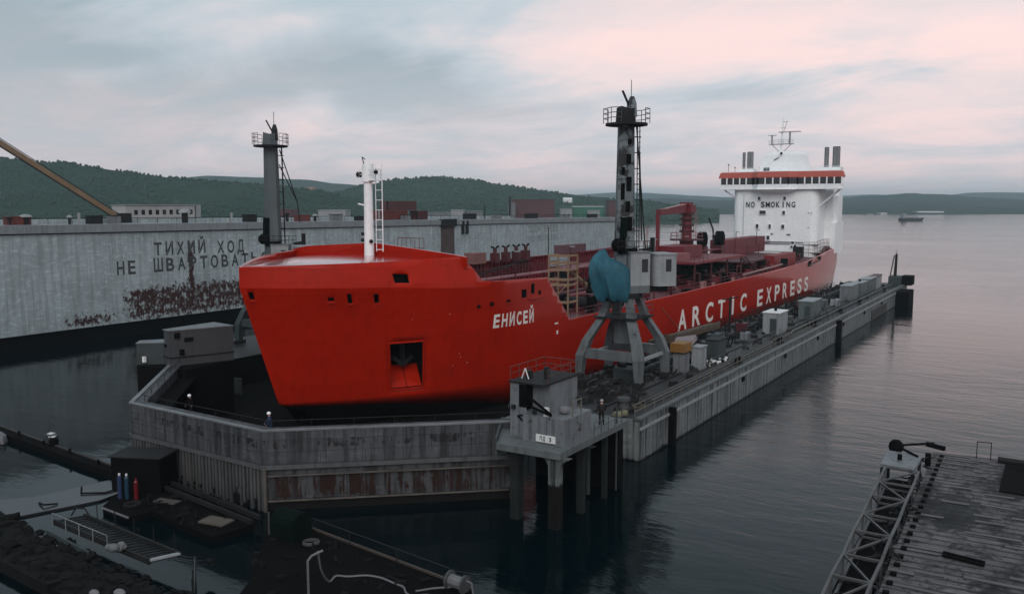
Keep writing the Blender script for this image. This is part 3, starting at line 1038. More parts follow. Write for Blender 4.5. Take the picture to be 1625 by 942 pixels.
# scaffold tower of pale timber by the forward cargo deck
mb = MB()
for (x, y) in ((-49.2, 84.2), (-47.0, 84.8), (-49.2, 86.4), (-47.0, 87.0)):
    mb.bar((x, y, 7.1), (x, y, 14.4), 0.15)
for z in (9.0, 11.0, 11.6, 12.7, 13.5, 14.3):
    mb.bar((-49.3, 84.2, z), (-46.9, 84.8, z), 0.1, 0.28)
    mb.bar((-47.0, 84.8, z), (-47.0, 87.0, z), 0.1, 0.24)
    mb.bar((-49.2, 84.2, z), (-49.2, 86.4, z), 0.1, 0.24)
mb.bar((-49.3, 84.1, 9.0), (-47, 84.7, 11.0), 0.1)
mb.bar((-49.3, 84.1, 8.0), (-50.6, 83.0, 11.0), 0.1)
one(mb, "scaffold_tower", M_scaff, "pale timber scaffold tower standing on the red deck behind the bow", "scaffold", (-48, 85.5, 7.1))
MB().cyl((-50.3, 86, 7.1), (-50.3, 86, 17.5), 0.05, n=5).build("signal_pole", M_dark, ship)

# cargo deck piping, frames and walkway
for k, (x, z, r) in enumerate(((-60.5, 8.3, 0.3), (-59.4, 8.3, 0.22), (-58.4, 8.4, 0.3), (-55.4, 8.4, 0.3), (-54.2, 8.2, 0.22), (-53.0, 8.3, 0.3), (-51.2, 8.0, 0.16), (-63.5, 8.1, 0.2))):
    MB().tube([(x, 88 + 3 * (k % 3), 7.4), (x, 88.4 + 3 * (k % 3), z), (x, 150 + 6 * (k % 4), z), (x, 196, z)], r, n=8).build("cargo_pipe", M_red if k % 3 else M_dred, ship, smooth=40)
for k in range(13):
    y = 90 + k * 8.2
    mb = MB().bar((-61.5, y, 8.0), (-52.0, y, 8.0), 0.2, 0.25)
    for x in (-61.5, -57, -52):
        mb.bar((x, y, 7.1), (x, y, 8.0), 0.2)
    for x in (-58.1, -56.4):
        mb.bar((x, y, 8.0), (x, y, 11.2), 0.16)
    mb.bar((-58.1, y, 8.4), (-56.4, y, 11.0), 0.1)
    mb.build("pipe_support", M_dred, ship)
wk = MB().b2(-58.2, -56.3, 66, 197, 11.2, 11.35).build("walkway", M_red, ship)
MB().rail([(-58.15, 66, 11.35), (-58.15, 144, 11.35)], 1.1, 3.2, 0.035).rail([(-56.35, 66, 11.35), (-56.35, 143, 11.35)], 1.1, 3.2, 0.035).build("railing", M_dred, wk)
rnd = random.Random(3)
for k in range(11):
    y = 92 + k * 9.3
    for sgn in (1, -1):
        x = XC + sgn * (7.8 + rnd.uniform(-0.6, 0.6))
        h_ = MB().cyl((x, y, 7.1), (x, y, 7.9), 0.75, n=10).cyl((x, y, 7.9), (x, y, 8.05), 0.88, n=10).build("tank_hatch", M_red if k % 2 else M_mdeck, ship)
        MB().tube([(x + 0.8, y, 7.2), (x + 0.8, y, 9.2), (x + 1.4, y + 0.4, 9.2), (x + 1.4, y + 0.4, 8.0)], 0.12, n=6).build("vent_pipe", M_dred, h_)
for k in range(9):       # transverse pipes and valve wheels on the cargo deck
    y = 96 + k * 11.0
    MB().tube([(-66.5, y, 7.7), (-47.2, y, 7.7)], 0.16, n=6).build("cross_pipe", M_dred, ship)
    q = MB().cyl((-50.2, y + 1.2, 7.1), (-50.2, y + 1.2, 8.6), 0.12, n=6).cyl((-50.2, y + 1.2, 8.6), (-50.2, y + 1.2, 8.68), 0.42, n=10).build("valve", M_dark if k % 2 else M_red, ship)
rnd = random.Random(44)
for k in range(120):      # valves, vents and small gear crowded between the pipes
    x, y = XC + rnd.uniform(-8.5, 11.3), 84 + 112 * rnd.random() ** 0.85
    h_ = rnd.uniform(0.5, 2.9)
    m_ = rnd.choice([M_dred, M_dred, M_red, M_dark, M_gdark, M_mdeck])
    kind = rnd.random()
    if kind < 0.35:
        MB().cyl((x, y, 7.1), (x, y, 7.1 + h_), 0.22, n=8).cyl((x, y, 7.1 + h_), (x, y, 7.35 + h_), 0.45, 0.3, n=10).build("deck_vent", m_, ship)
    elif kind < 0.7:
        MB().tube([(x, y, 7.1), (x, y, 7.6 + h_ * 0.6), (x + rnd.uniform(-2, 2), y + rnd.uniform(1, 4), 7.6 + h_ * 0.6), (x + rnd.uniform(-1, 1), y + 4.5, 7.2)], rnd.uniform(0.1, 0.24), n=6).build("branch_pipe", m_, ship)
    else:
        MB().box((x, y, 7.1 + h_ * 0.4), (rnd.uniform(0.5, 1.4), rnd.uniform(0.6, 2.0), h_ * 0.8)).build("deck_box", m_, ship)
for k in range(9):       # light posts along the walkway
    y = 74 + k * 14
    lp_ = MB().cyl((-56.2, y, 11.3), (-56.2, y, 14.4), 0.07, n=5).build("light_post", M_dred, ship)
    MB().box((-55.9, y, 14.4), (0.7, 0.25, 0.15)).build("lamp_head", M_pale, lp_)
# mooring winches near the forward cargo deck
for (x, y) in ((-49.6, 92), (-61, 91), (-49.5, 99)):
    w = MB().cyl((x - 1.6, y, 8.1), (x + 1.6, y, 8.1), 0.75, n=12).build("winch", M_dark, ship, smooth=40)
    MB().b2(x - 2.2, x - 1.7, y - 0.9, y + 0.9, 7.1, 9.0).b2(x + 1.7, x + 2.2, y - 0.9, y + 0.9, 7.1, 9.0).build("winch_frame", M_black, w)
# manifold platform with plated roof, stairs either end
pf = MB().b2(-64, -47.9, 127, 152, 10.7, 11.05).build("manifold_platform", M_red, ship)
mb = MB()
for y in (128, 135.5, 143.5, 151):
    for x in (-63.5, -57, -48.3):
        mb.bar((x, y, 7.1), (x, y, 10.7), 0.25)
build_each(mb, "platform_leg", M_dred, pf)
MB().b2(-47.95, -47.82, 131, 152, 10.72, 11.12).build("fascia", paint("platform_edge", (0.42, 0.05, 0.05), rough=0.6), pf)
MB().rail([(-48, 127, 11.05), (-48, 133, 11.05)], 1.05, 2, 0.03).build("railing", M_dred, pf)
for k in range(5):
    y = 129.5 + k * 4.4
    MB().tube([(-60, y, 9.2), (-49.6, y, 9.2), (-48.7, y, 9.2)], 0.28, n=8).cyl((-48.9, y, 9.2), (-48.5, y, 9.2), 0.48, n=10).build("manifold_pipe", M_dark if k % 2 else M_gdark, ship)
def stair(a, b, wv, mat, name="stairway"):
    a, b, wv = Vector(a), Vector(b), Vector(wv)
    mb = MB().bar(a, b, 0.08, 0.28).bar(a + wv, b + wv, 0.08, 0.28)
    n = int((a - b).length / 0.35)
    for k in range(1, n):
        p_ = a.lerp(b, k / n)
        mb.bar(p_, p_ + wv, 0.22, 0.05)
    return mb.build(name, mat, ship)
M_stair = paint("stair_pale", (0.30, 0.19, 0.14), (0.22, 0.12, 0.10), rough=0.7)
stair((-48.3, 112.5, 11.3), (-47.4, 119.6, 7.3), (-1.0, 0.1, 0), M_stair)
stair((-58.5, 104, 11.3), (-56.5, 110, 7.3), (0.9, -0.3, 0), M_scaff)
stair((-48.6, 153, 11.0), (-47.6, 160, 7.4), (-1.0, 0.1, 0), M_dred)
MB().b2(-63, -58.4, 108, 126, 10.75, 11.0).build("forward_platform", M_red, ship)
MB().b2(-57.6, -52.5, 134, 142.5, 11.05, 13.1).build("hose_store", M_red, ship)
MB().b2(-53.6, -51, 130, 133, 11.05, 12.2).build("drip_tray", paint("tray_pink", (0.45, 0.16, 0.17), rough=0.6), ship)
# hose crane
cx_, cy_ = -57.0, 146.7
cr = MB().cyl((cx_, cy_, 7.1), (cx_, cy_, 13.7), 1.25, n=14).build("hose_crane_pedestal", M_red, ship, smooth=40)
MB().cyl((cx_, cy_, 13.6), (cx_, cy_, 13.85), 3.0, n=20).build("crane_platform", M_dred, cr)
ring = [(cx_ + 2.9 * math.cos(a * math.pi / 5), cy_ + 2.9 * math.sin(a * math.pi / 5), 13.85) for a in range(11)]
MB().rail(ring, 1.1, 1.9, 0.04).build("crane_railing", paint("rail_red", (0.5, 0.14, 0.15), rough=0.6), cr)
MB().cyl((cx_, cy_, 13.85), (cx_, cy_, 18.6), 0.95, 0.85, n=12).build("crane_column", M_red, cr, smooth=40)
mb = MB()
for z in (15.1, 16.2, 17.3, 18.2):
    mb.cyl((cx_, cy_, z), (cx_, cy_, z + 0.35), 1.35, n=12)
mb.build("winch_drum", M_dred, cr)
MB().b2(cx_ - 1.1, cx_ + 1.1, cy_ - 1.1, cy_ + 1.6, 18.6, 19.9).b2(cx_ - 0.9, cx_ + 0.9, cy_ - 1.4, cy_ + 0.6, 19.9, 20.4).build("crane_head", M_red, cr)
MB().bar((cx_, cy_ - 0.8, 19.3), (cx_, 133.8, 18.7), 1.1, 1.5, 0.7, 0.9).build("crane_jib", M_red, cr)
MB().bar((cx_, cy_ - 0.5, 20.15), (cx_, 136, 19.25), 0.8, 0.12).build("jib_walk", paint("jib_pale", (0.6, 0.34, 0.30), rough=0.6), cr)
MB().bar((cx_, 133.6, 19.2), (cx_, 133.6, 11.3), 0.5, 0.6).build("jib_rest", M_red, cr)
mb = MB()
for (x, y) in ((cx_ + 1.5, cy_ + 0.4), (cx_ + 1.5, cy_ + 1.1), (cx_ - 1.6, cy_ + 1.0), (cx_ + 0.3, cy_ + 2.6)):
    mb.cyl((x, y, 13.8), (x, y, 18.8), 0.05, n=5)
for z in (15, 16.2, 17.4, 18.6):
    mb.bar((cx_ + 1.5, cy_ + 0.4, z), (cx_ + 1.5, cy_ + 1.1, z), 0.06)
    mb.bar((cx_ + 1.5, cy_ + 1.1, z), (cx_ + 0.3, cy_ + 2.6, z), 0.06)
mb.build("crane_ladder", paint("ladder_pink", (0.55, 0.25, 0.25), rough=0.6), cr)
mb = MB()
for (x, y) in ((-60, 130), (-58, 131.8), (-55.4, 138), (-61, 138)):
    mb.cyl((x, y, 11.1), (x, y, 16.3), 0.05, n=5)
for z in (12.4, 13.8, 15.2, 16.2):
    mb.bar((-60, 130, z), (-58, 131.8, z), 0.06)
    mb.bar((-61, 138, z), (-55.4, 138, z), 0.05)
build_each(mb, "frame_bar", paint("frame_pink", (0.5, 0.22, 0.23), rough=0.6), ship)
# aft cargo deck: big red box wall before the bridge, hose reels, side house
MB().b2(-59.5, -56.4, 166, 193, 9.6, 12.9).build("aft_trunk", M_red, ship)
MB().b2(-62, -48.6, 154, 186, 9.2, 9.5).build("aft_platform", M_dred, ship)
for (x, y) in ((-58.2, 158), (-57.2, 165)):
    q = MB().cyl((x - 0.6, y, 13.3), (x + 0.6, y, 13.3), 1.5, n=14).build("hose_reel", M_black, ship)
    MB().b2(x - 0.8, x + 0.8, y - 1, y + 1, 7.3, 12).build("reel_stand", M_dred, q)
MB().tube([(-57, 161.5, 12), (-57.2, 161.0, 15.2), (-57.8, 160.2, 17.4)], 0.16, n=6).build("davit", M_dark, ship)
MB().b2(-49.2, -47.2, 168, 184, 7.3, 10.0).build("side_store", paint("side_red", (0.40, 0.014, 0.014), rough=0.5), ship)
mb = MB()
mb.rail([(XC + B - 0.4, y, ztop(y) - 0.05) for y in (82, 100, 118, 136, 148)], 0.9, 3.0, 0.03)
mb.rail([(XC + B - 0.4, y, ztop(y) - 0.05) for y in (148, 160, 172, 183)], 0.5, 3.0, 0.02)
mb.build("deck_railing", M_red, ship)
MB().bar((XC + B - 0.3, 142, 8.25), (XC + B - 0.3, 166, 8.6), 0.2, 0.22).build("gangway_boom", paint("boom_pink", (0.68, 0.40, 0.38), rough=0.5), ship)
for (y, s_) in ((124, 1.0), (128.5, 0.6), (138, 0.7), (144, 0.5)):
    MB().cyl((XC + B - 0.7, y - 0.5 * s_, 7.1), (XC + B - 0.7, y - 0.5 * s_, 7.1 + 1.4 * s_), 0.32 * s_, n=8).cyl((XC + B - 0.7, y + 0.5 * s_, 7.1), (XC + B - 0.7, y + 0.5 * s_, 7.1 + 1.4 * s_), 0.32 * s_, n=8).build("bollard", paint("bollard_pink", (0.6, 0.30, 0.28), rough=0.6), ship)
MB().tube([(XC + B + 0.05, 106.5, 6.3), (XC + B + 0.05, 113, 2.5)], 0.05, n=5).build("pilot_rope", M_scaff, ship)

# ------------------------------------------------------------------ bridge house
hs = MB()
poly = []
for (cx0, cy0, a0) in ((-66.4, 207.2, 180), (-49.8, 206.9, 270)):
    for k in range(7):
        a = R(a0 + k * 15)
        poly.append((cx0 + 1.8 * math.cos(a), cy0 + 1.8 * math.sin(a)))
poly += [(-48.0, 217), (-67.7, 217)]
hs.prism(poly, 7.4, 23.45)
house = hs.build("deckhouse", M_white, ship, smooth=40)
MB().b2(-68.6, -45.5, 212.5, 221.5, 8.4, 15.6).b2(-67.5, -46.3, 212.6, 219.5, 15.6, 23.4).build("aft_house", M_white, house)
MB().b2(-46.9, -45.45, 214.2, 219.0, 15.6, 22.0).build("side_casing", M_white, house)
mb = MB().b2(-68.4, -47.6, 205.05, 206.5, 10.55, 10.7).b2(-68.4, -51.0, 204.9, 205.4, 11.05, 11.2)
mb.build("ledge", paint("ledge_grey", (0.30, 0.31, 0.33), rough=0.6), house)
MB().b2(-47.9, -46.5, 212.3, 212.5, 8.6, 10.0).b2(-47.6, -46.0, 209.0, 212.3, 9.2, 9.6).build("recess_store", M_dred, house)
for (x, z, w, h_) in ((-61.6, 21.35, 0.62, 0.8), (-55.6, 21.35, 0.62, 0.8), (-60.7, 18.05, 1.5, 0.85), (-55.7, 18.0, 0.6, 0.9), (-61.9, 14.75, 0.6, 0.95), (-58.9, 14.75, 0.55, 0.9), (-55.8, 14.7, 0.7, 0.95), (-59.2, 11.15 + 0.9, 0.7, 0.95), (-53.4, 11.0, 0.6, 0.6), (-52.8, 10.2, 0.6, 0.6), (-53.6, 10.0, 0.5, 0.5)):
    wn = MB().b2(x - w / 2, x + w / 2, 205.02, 205.2, z - h_ / 2, z + h_ / 2).build("window", M_glass, house)
    mb = MB()
    for (xa, xb, za, zb) in ((x - w / 2 - 0.09, x + w / 2 + 0.09, z + h_ / 2, z + h_ / 2 + 0.08), (x - w / 2 - 0.09, x + w / 2 + 0.09, z - h_ / 2 - 0.08, z - h_ / 2), (x - w / 2 - 0.09, x - w / 2, z - h_ / 2, z + h_ / 2), (x + w / 2, x + w / 2 + 0.09, z - h_ / 2, z + h_ / 2)):
        mb.b2(xa, xb, 204.97, 205.2, za, zb)
    mb.build("window_frame", M_white, wn)
lettering("NO SMOKING", 11.7, 1.32, lambda x, z: (-64.75 + x, 205.03, 19.3 + z), "warning_letter", M_ink, house, bold=0.02, fill=0.74)
mb = MB().b2(-65.35, -65.28, 205.04, 205.09, 11.2, 22.6)
mb.build("seam", paint("seam_grey", (0.45, 0.46, 0.48), rough=0.6), house)
mb = MB()
for (x, z, w) in ((-58.6, 12.9, 0.5), (-54.8, 12.8, 0.8), (-50.0, 17.9, 0.12), (-49.4, 17.9, 0.12), (-50, 14.5, 0.12)):
    mb.b2(x, x + w, 204.9, 205.1, z, z + 0.22)
build_each(mb, "fitting", M_wire, house)
MB().rail([(-62.5, 204.6, 10.7), (-60.5, 204.6, 10.7)], 1.0, 1.0, 0.05).build("hatch_rail", M_white, house)
# wheelhouse across the full beam with wings
Y0 = 204.2
slab_p = [(-71.4, 206.0), (-71.4, 204.6), (-63.2, 204.3), (-61.5, 202.6), (-54.2, 202.6), (-52.5, 204.3), (-42.5, 204.6), (-42.5, 206.0), (-44.5, 212), (-69.5, 212)]
bridge = MB().prism(slab_p, 23.45, 23.75).build("bridge_deck", M_white, ship)


def inset_poly(p_, k, dy=0):
    mx_, my_ = -57, 207.5
    return [(mx_ + (x - mx_) * k, my_ + (y - my_) * k + dy) for x, y in p_]


MB().prism(inset_poly(slab_p, 0.985), 23.75, 24.65).build("bridge_front", M_white, bridge)
MB().prism(inset_poly(slab_p, 0.972), 24.65, 26.2).build("window_band", M_glass, bridge)
mb = MB()
fr = inset_poly(slab_p, 0.978)
for i in range(1, 6):
    a, c = Vector((*fr[i], 0)), Vector((*fr[i + 1], 0))
    n = max(1, int(round((c - a).length / 1.75)))
    for k in range(n + 1):
        q = a.lerp(c, k / n)
        mb.b2(q.x - 0.14, q.x + 0.14, q.y - 0.12, q.y + 0.05, 24.6, 26.25)
for x in (fr[0][0], fr[7][0]):
    mb.b2(x - 0.1, x + 0.1, 205.0, 205.3, 24.6, 26.2)
mb.build("mullion", M_white, bridge)
rings = []
for k, z in ((1.0, 26.15), (1.012, 26.35), (0.985, 27.45), (0.96, 27.6)):
    rings.append([(x, y, z) for x, y in inset_poly(slab_p, k)])
MB().loft(rings).build("roof_rim", M_roofred, bridge)
MB().prism(inset_poly(slab_p, 0.95), 27.6, 27.75).build("roof_deck", M_white, bridge)
build_each(MB().bar((-43.4, 206.0, 23.4), (-48.0, 207.2, 19.6), 0.35).bar((-70.5, 206.0, 23.4), (-67.6, 207.0, 21.2), 0.35), "wing_brace", M_white, bridge)
mb = MB()
mb.loft([[(-63, 203.9, 23.45), (-61.4, 202.3, 23.45), (-54.2, 202.3, 23.45), (-52.6, 203.9, 23.45)], [(-61.2, 205.1, 22.7), (-59, 204.4, 22.55), (-56.5, 204.4, 22.55), (-54.2, 205.1, 22.7)]], closed=True)
mb.build("bridge_sponson", M_white, bridge)
MB().rail([(-70.6, 205.3, 27.7), (-63, 205.0, 27.7), (-61.3, 203.6, 27.7), (-54.4, 203.6, 27.7), (-52.7, 205.0, 27.7), (-43.4, 205.3, 27.7)], 1.0, 1.8, 0.03).build("roof_railing", M_white, bridge)
# monkey island house, exhausts, radar mast
top = MB().loft([[(-62.2, 206, 27.7), (-51.2, 206, 27.7), (-51.2, 211, 27.7), (-62.2, 211, 27.7)], [(-61.2, 206.6, 31.6), (-52.2, 206.6, 31.6), (-52.2, 211, 31.6), (-61.2, 211, 31.6)], [(-58.8, 207, 32.4), (-53.2, 207, 32.4), (-53.2, 211, 32.4), (-58.8, 211, 32.4)]]).build("top_house", M_white, ship)
MB().b2(-61.0, -59.7, 205.8, 206.2, 27.8, 28.6).build("horn", M_dark, top)
MB().ball((-57.0, 206.0, 31.9), 0.33, 8, 6).bar((-58.7, 206.2, 30.4), (-57.6, 206.2, 31.0), 0.16).build("searchlight", M_dark, top)
M_exh = paint("exhaust_grey", (0.26, 0.27, 0.28), (0.16, 0.165, 0.17), rough=0.5)
for (x, z0, z1, r) in ((-66.5, 27.9, 32.4, 0.36), (-65.3, 27.9, 32.5, 0.42), (-64.6, 27.9, 32.5, 0.42), (-47.1, 28.0, 33.0, 0.52), (-45.2, 28.0, 33.1, 0.58), (-44.6, 28.0, 33.1, 0.5)):
    e_ = MB().cyl((x, 208, z0), (x, 208, z1), r, n=14).build("exhaust_pipe", M_exh, ship, smooth=40)
    MB().cyl((x, 208, z1), (x, 208, z1 + 0.1), r * 0.8, n=14).build("mouth", M_black, e_)
build_each(MB().b2(-67.4, -63.8, 206.5, 209.5, 27.75, 28.5).b2(-48.4, -43.6, 206.5, 209.5, 27.75, 28.5), "exhaust_base", M_white, ship)
rm = MB().bar((-57.9, 208.5, 32.4), (-57.4, 208.5, 40.2), 0.5, 0.5, 0.16).build("radar_mast", M_white, ship)
mb = MB().bar((-60.6, 208.5, 34.2), (-54.9, 208.5, 34.2), 0.7, 0.18).bar((-60.0, 208.5, 34.2), (-58.2, 208.5, 32.4), 0.14).bar((-55.4, 208.5, 34.2), (-57.2, 208.5, 32.4), 0.14)
mb.bar((-60, 208.5, 34.2), (-60, 208.5, 36.3), 0.3).bar((-55.8, 208.5, 34.2), (-55.8, 208.5, 36.9), 0.34)
mb.build("mast_platform", M_pale, rm)
MB().bar((-58.4, 208.2, 37.0), (-53.2, 208.2, 37.0), 0.25, 0.2).bar((-60.8, 208.2, 36.3), (-58.9, 208.2, 36.3), 0.22, 0.16).build("radar_scanner", M_pale, rm)
MB().bar((-58.1, 208.5, 38.0), (-56.8, 208.5, 38.0), 0.1).bar((-57.7, 208.5, 39.4), (-56.3, 208.5, 39.4), 0.1).bar((-57.3, 208.5, 37), (-56.6, 208.5, 39.4), 0.08).build("yardarm", M_pale, rm)
MB().rail([(-60.6, 208.1, 34.3), (-54.9, 208.1, 34.3)], 0.9, 1.1, 0.03).build("mast_railing", M_pale, rm)
for (x, h_) in ((-69.5, 1.6), (-67.9, 0.9)):
    MB().cyl((x, 205.6, 27.7), (x, 205.6, 27.7 + h_), 0.06, n=5).ball((x, 205.6, 27.9 + h_), 0.2, 6, 5).build("compass_stand", M_dark, ship)
# mooring opening in the stern quarter and poop railings
mb = MB()
for (ya, za, yb, zb) in ((184.5, 7.0, 196.6, 8.9),):
    x0_ = XC + hb(184.5, 8) + 0.03
    x1_ = XC + hb(196.6, 8) + 0.03
    mb.add([(x0_, 184.5, 6.9), (x1_, 195.0, 7.2), (x1_, 196.6, 7.9), (x1_, 196.6, 8.7), (x0_, 184.5, 8.05)], [(0, 1, 2, 3, 4)])
    mb.add([(x0_ - 0.3, 184.5, 6.9), (x1_ - 0.3, 195.0, 7.2), (x1_ - 0.3, 196.6, 7.9), (x1_ - 0.3, 196.6, 8.7), (x0_ - 0.3, 184.5, 8.05)], [(4, 3, 2, 1, 0)])
mo = mb.build("mooring_opening", M_black, ship)
MB().bar((XC + hb(185, 8) + 0.12, 185.2, 7.2), (XC + hb(195, 8) + 0.12, 195.2, 7.75), 0.12, 0.2).build("roller", M_wire, mo)
MB().rail([(-50.5, 203.2, 8.0), (-48.2, 204.5, 8.0), (-47.0, 207.5, 8.6), (-46.7, 212, 8.6)], 3.2, 1.2, 0.05, mids=3).build("stair_cage", paint("cage_pink", (0.6, 0.42, 0.42), rough=0.6), ship)
MB().b2(-52.5, -50.4, 202.0, 203.8, 7.4, 10.2).build("winch_house", M_dark, ship)

# ------------------------------------------------------------------ floating dock that carries the tanker
ZT = 3.35
DY = 120.0
dock = thing("floating_dock", "low weathered grey floating dock with blunt bow wrapped around the red tanker", "dock", (XC, DY, 0))
M_wing = wall_material("wing_plate", (0.30, 0.33, 0.335), (0.03, 0.032, 0.034), grime=0.15, seam=(3.0, 9.0), streak=0.95, seams=0.6, sfreq=2.4, rust_c=(0.03, 0.022, 0.022),
                       extra_boxes=[(-60, 10, -0.5, 0.35, 0.22, 4, 0.25), (-60, 0, 0.5, 3.0, 0.05, 6, 0.8)])
M_bowtop = wall_material("bow_plate", (0.13, 0.135, 0.15), (0.022, 0.022, 0.025), seam=(2.2, 0.8), streak=0.75, seams=0.5, axis="X", rust_c=(0.035, 0.030, 0.036),
                         extra_boxes=[(-12, 26, 4.1, 4.95, 0.19, 1, 0.2), (-12, 26, 3.2, 5.3, 0.03, 1, 0.3)])
M_bowlow = wall_material("bow_low_plate", (0.115, 0.12, 0.13), (0.018, 0.018, 0.02), seam=(4.0, 9.0), streak=0.75, seams=0.3, axis="X", rust_c=(0.050, 0.023, 0.018),
                         rmix=0.4, sfreq=2.2, grime=0.75, extra_boxes=[(13.8, 26, 0.75, 2.38, 0.225, 0.6, 0.15), (-2, 26, 0.3, 1.3, 0.10, 0.6, 0.4)])
M_plank = paint("fender_plank", (0.13, 0.13, 0.132), (0.06, 0.06, 0.064), rough=0.85, streak=0.7, streak_c=(0.025, 0.025, 0.025))
# outer line of the bow: left chamfer, front, right chamfer
P0, P1, P2, P3 = Vector((-70.8, 50.3)), Vector((-57.9, 37.1)), Vector((-43.3, 37.0)), Vector((-30.6, 48.2))
ZB = 5.4


def offset_line(k):
    """polyline P0..P3 moved inwards by k"""
    c = [P0, P1, P2, P3]
    res = []
    for i, q in enumerate(c):
        ds = []
        if i > 0:
            ds.append((c[i] - c[i - 1]).normalized())
        if i < 3:
            ds.append((c[i + 1] - c[i]).normalized())
        ns = [Vector((-d.y, d.x)) for d in ds]
        n = sum(ns, Vector((0, 0))) / len(ns)
        n = n / (n.length ** 2)
        res.append(q + n * k)
    return res


def ring_wall(k0, k1, z0, z1):
    o_, i_ = offset_line(k0), offset_line(k1)
    rings = []
    for a, b in zip(o_, i_):
        rings.append([(a.x, a.y, z0), (a.x, a.y, z1), (b.x, b.y, z1), (b.x, b.y, z0)])
    return MB().loft(rings)


ring_wall(0.0, 1.1, 3.16, ZB).build("bow_wall", M_bowtop, dock)
ring_wall(0.16, 0.9, -3.0, 3.15).build("bow_lower_wall", M_bowlow, dock)
ring_wall(-0.10, 0.02, 2.86, 3.14).build("bow_rubbing_strake", paint("strake_grey", (0.15, 0.155, 0.165), (0.10, 0.105, 0.11), rough=0.6, streak=0.5), dock)
ring_wall(-0.04, 0.3, ZB, ZB + 0.10).build("coping", paint("coping_grey", (0.30, 0.32, 0.34), (0.2, 0.21, 0.22), rough=0.5, streak=0.3), dock)
o_ = offset_line(0.0)
a, b = Vector((*o_[2], 0)), Vector((*o_[3], 0))
d_ = (b - a).normalized()
n_ = Vector((d_.y, -d_.x, 0))
for z, h_ in ((2.42, 0.07), (0.72, 0.09)):
    MB().bar(a + d_ * 0.3 + n_ * 0.06 + Vector((0, 0, z)), b - d_ * 0.6 + n_ * 0.06 + Vector((0, 0, z)), 0.14, h_).build("ledge", paint("ledge_rusty", (0.20, 0.17, 0.15), (0.09, 0.07, 0.06), rough=0.7), dock)
for q in (b - d_ * 0.4 + n_ * 0.05, a + d_ * 0.12 + n_ * 0.05):
    MB().bar(q + Vector((0, 0, -1)), q + Vector((0, 0, 3.1)), 0.18, 0.14).build("edge_bar", paint("ledge_rusty", (0.2, 0.17, 0.15)), dock)
# vertical timber fendering on the left chamfer and on the front
mb = MB()
rnd = random.Random(17)
ol = offset_line(0.16)
for (a, b) in ((ol[0].lerp(ol[1], 0.55), ol[1]), (ol[1], ol[2])):
    n = int((b - a).length / 0.36)
    for k in range(n + 1):
        q = a.lerp(b, (k + 0.2) / (n + 0.4))
        w = 0.17 + 0.07 * rnd.random()
        top_ = 2.84
        lo = rnd.choice([-0.6, -0.6, 0.3, 0.7, 1.1]) + rnd.uniform(-0.2, 0.2)
        mb.box((q.x, q.y - 0.06, (top_ + lo) / 2), (w, 0.16 + 0.1 * rnd.random(), top_ - lo), math.atan2((b - a).y, (b - a).x))
mb.build("fender_planks", M_plank, dock)
i_ = offset_line(1.0)
MB().rail([(q.x, q.y, ZB + 0.02) for q in i_], 0.45, 2.6, 0.03, mids=0).build("bow_railing", M_dark, dock)
# floor
fl = [(q.x, q.y) for q in offset_line(0.9)]
MB().prism([fl[0], fl[1], fl[2], fl[3], (-38.7, 60), (-38.7, 196), (-75.3, 196), (-75.3, 60)], -2.6, 0.25).build("dock_floor", M_floor, dock)
# wings
for (x0, x1, nm) in ((-38.7, -27.0, "wing_wall"), (-87.0, -75.3, "wing_wall")):
    MB().b2(x0, x1, 60.5, 196.0, -3.0, ZT).build(nm, M_wing if x0 > -50 else M_black, dock)  # far wing: the dock well's shade is put into its black colour
    MB().b2(x0 + 0.05, x1 - 0.05, 60.6, 195.9, ZT, ZT + 0.02).build("wing_deck", M_walk, dock)
MB().b2(-27.35, -26.85, 60.3, 196.2, ZT + 0.02, ZT + 0.20).build("wing_kerb", paint("kerb_grey", (0.19, 0.205, 0.21), (0.13, 0.14, 0.145), rough=0.6, streak=0.4), dock)
MB().b2(-27.0, -26.86, 60.45, 195, 2.55, 2.75).build("wing_strake", M_pale, dock)
for (y, w) in ((129.9, 1.5), (66.5, 0.5)):
    MB().b2(-27.0, -26.45, y - w / 2, y + w / 2, -2.5, ZT - 0.15).build("fender_post", M_black, dock)
MB().b2(-28.0, -24.6, 181.5, 188.0, -2.5, ZT - 0.35).build("end_fender", M_black, dock)
MB().b2(-27.02, -26.93, 156.5, 171.5, 0.25, 1.75).build("intake_grating", paint("grating", (0.03, 0.035, 0.035), rough=0.7), dock)
for k in range(7):
    y = 86 + k * 16.0
    MB().box((-26.9, y, 2.2), (0.12, 0.7, 0.45)).build("scupper", M_black, dock)
# railings on the near wing: a pale double rail along the outer edge, a lower one inside
MB().rail([(-27.6, 60.8, ZT), (-27.6, 84, ZT), (-27.6, 118, ZT)], 1.1, 2.0, 0.04, mids=1).build("wing_railing", M_railp, dock)
MB().rail([(-27.6, 118, ZT), (-27.6, 180, ZT)], 1.05, 3.0, 0.03, mids=1).build("wing_railing", M_wire, dock)
MB().rail([(-29.6, 84, ZT), (-29.6, 109, ZT)], 1.0, 2.4, 0.03, mids=1).rail([(-29.6, 116, ZT), (-29.6, 154, ZT)], 1.0, 2.4, 0.03, mids=1).build("inner_railing", M_wire, dock)
MB().rail([(-38.3, 84, ZT), (-38.3, 180, ZT)], 1.05, 3.0, 0.035, mids=1).build("wing_railing", M_dark, dock)
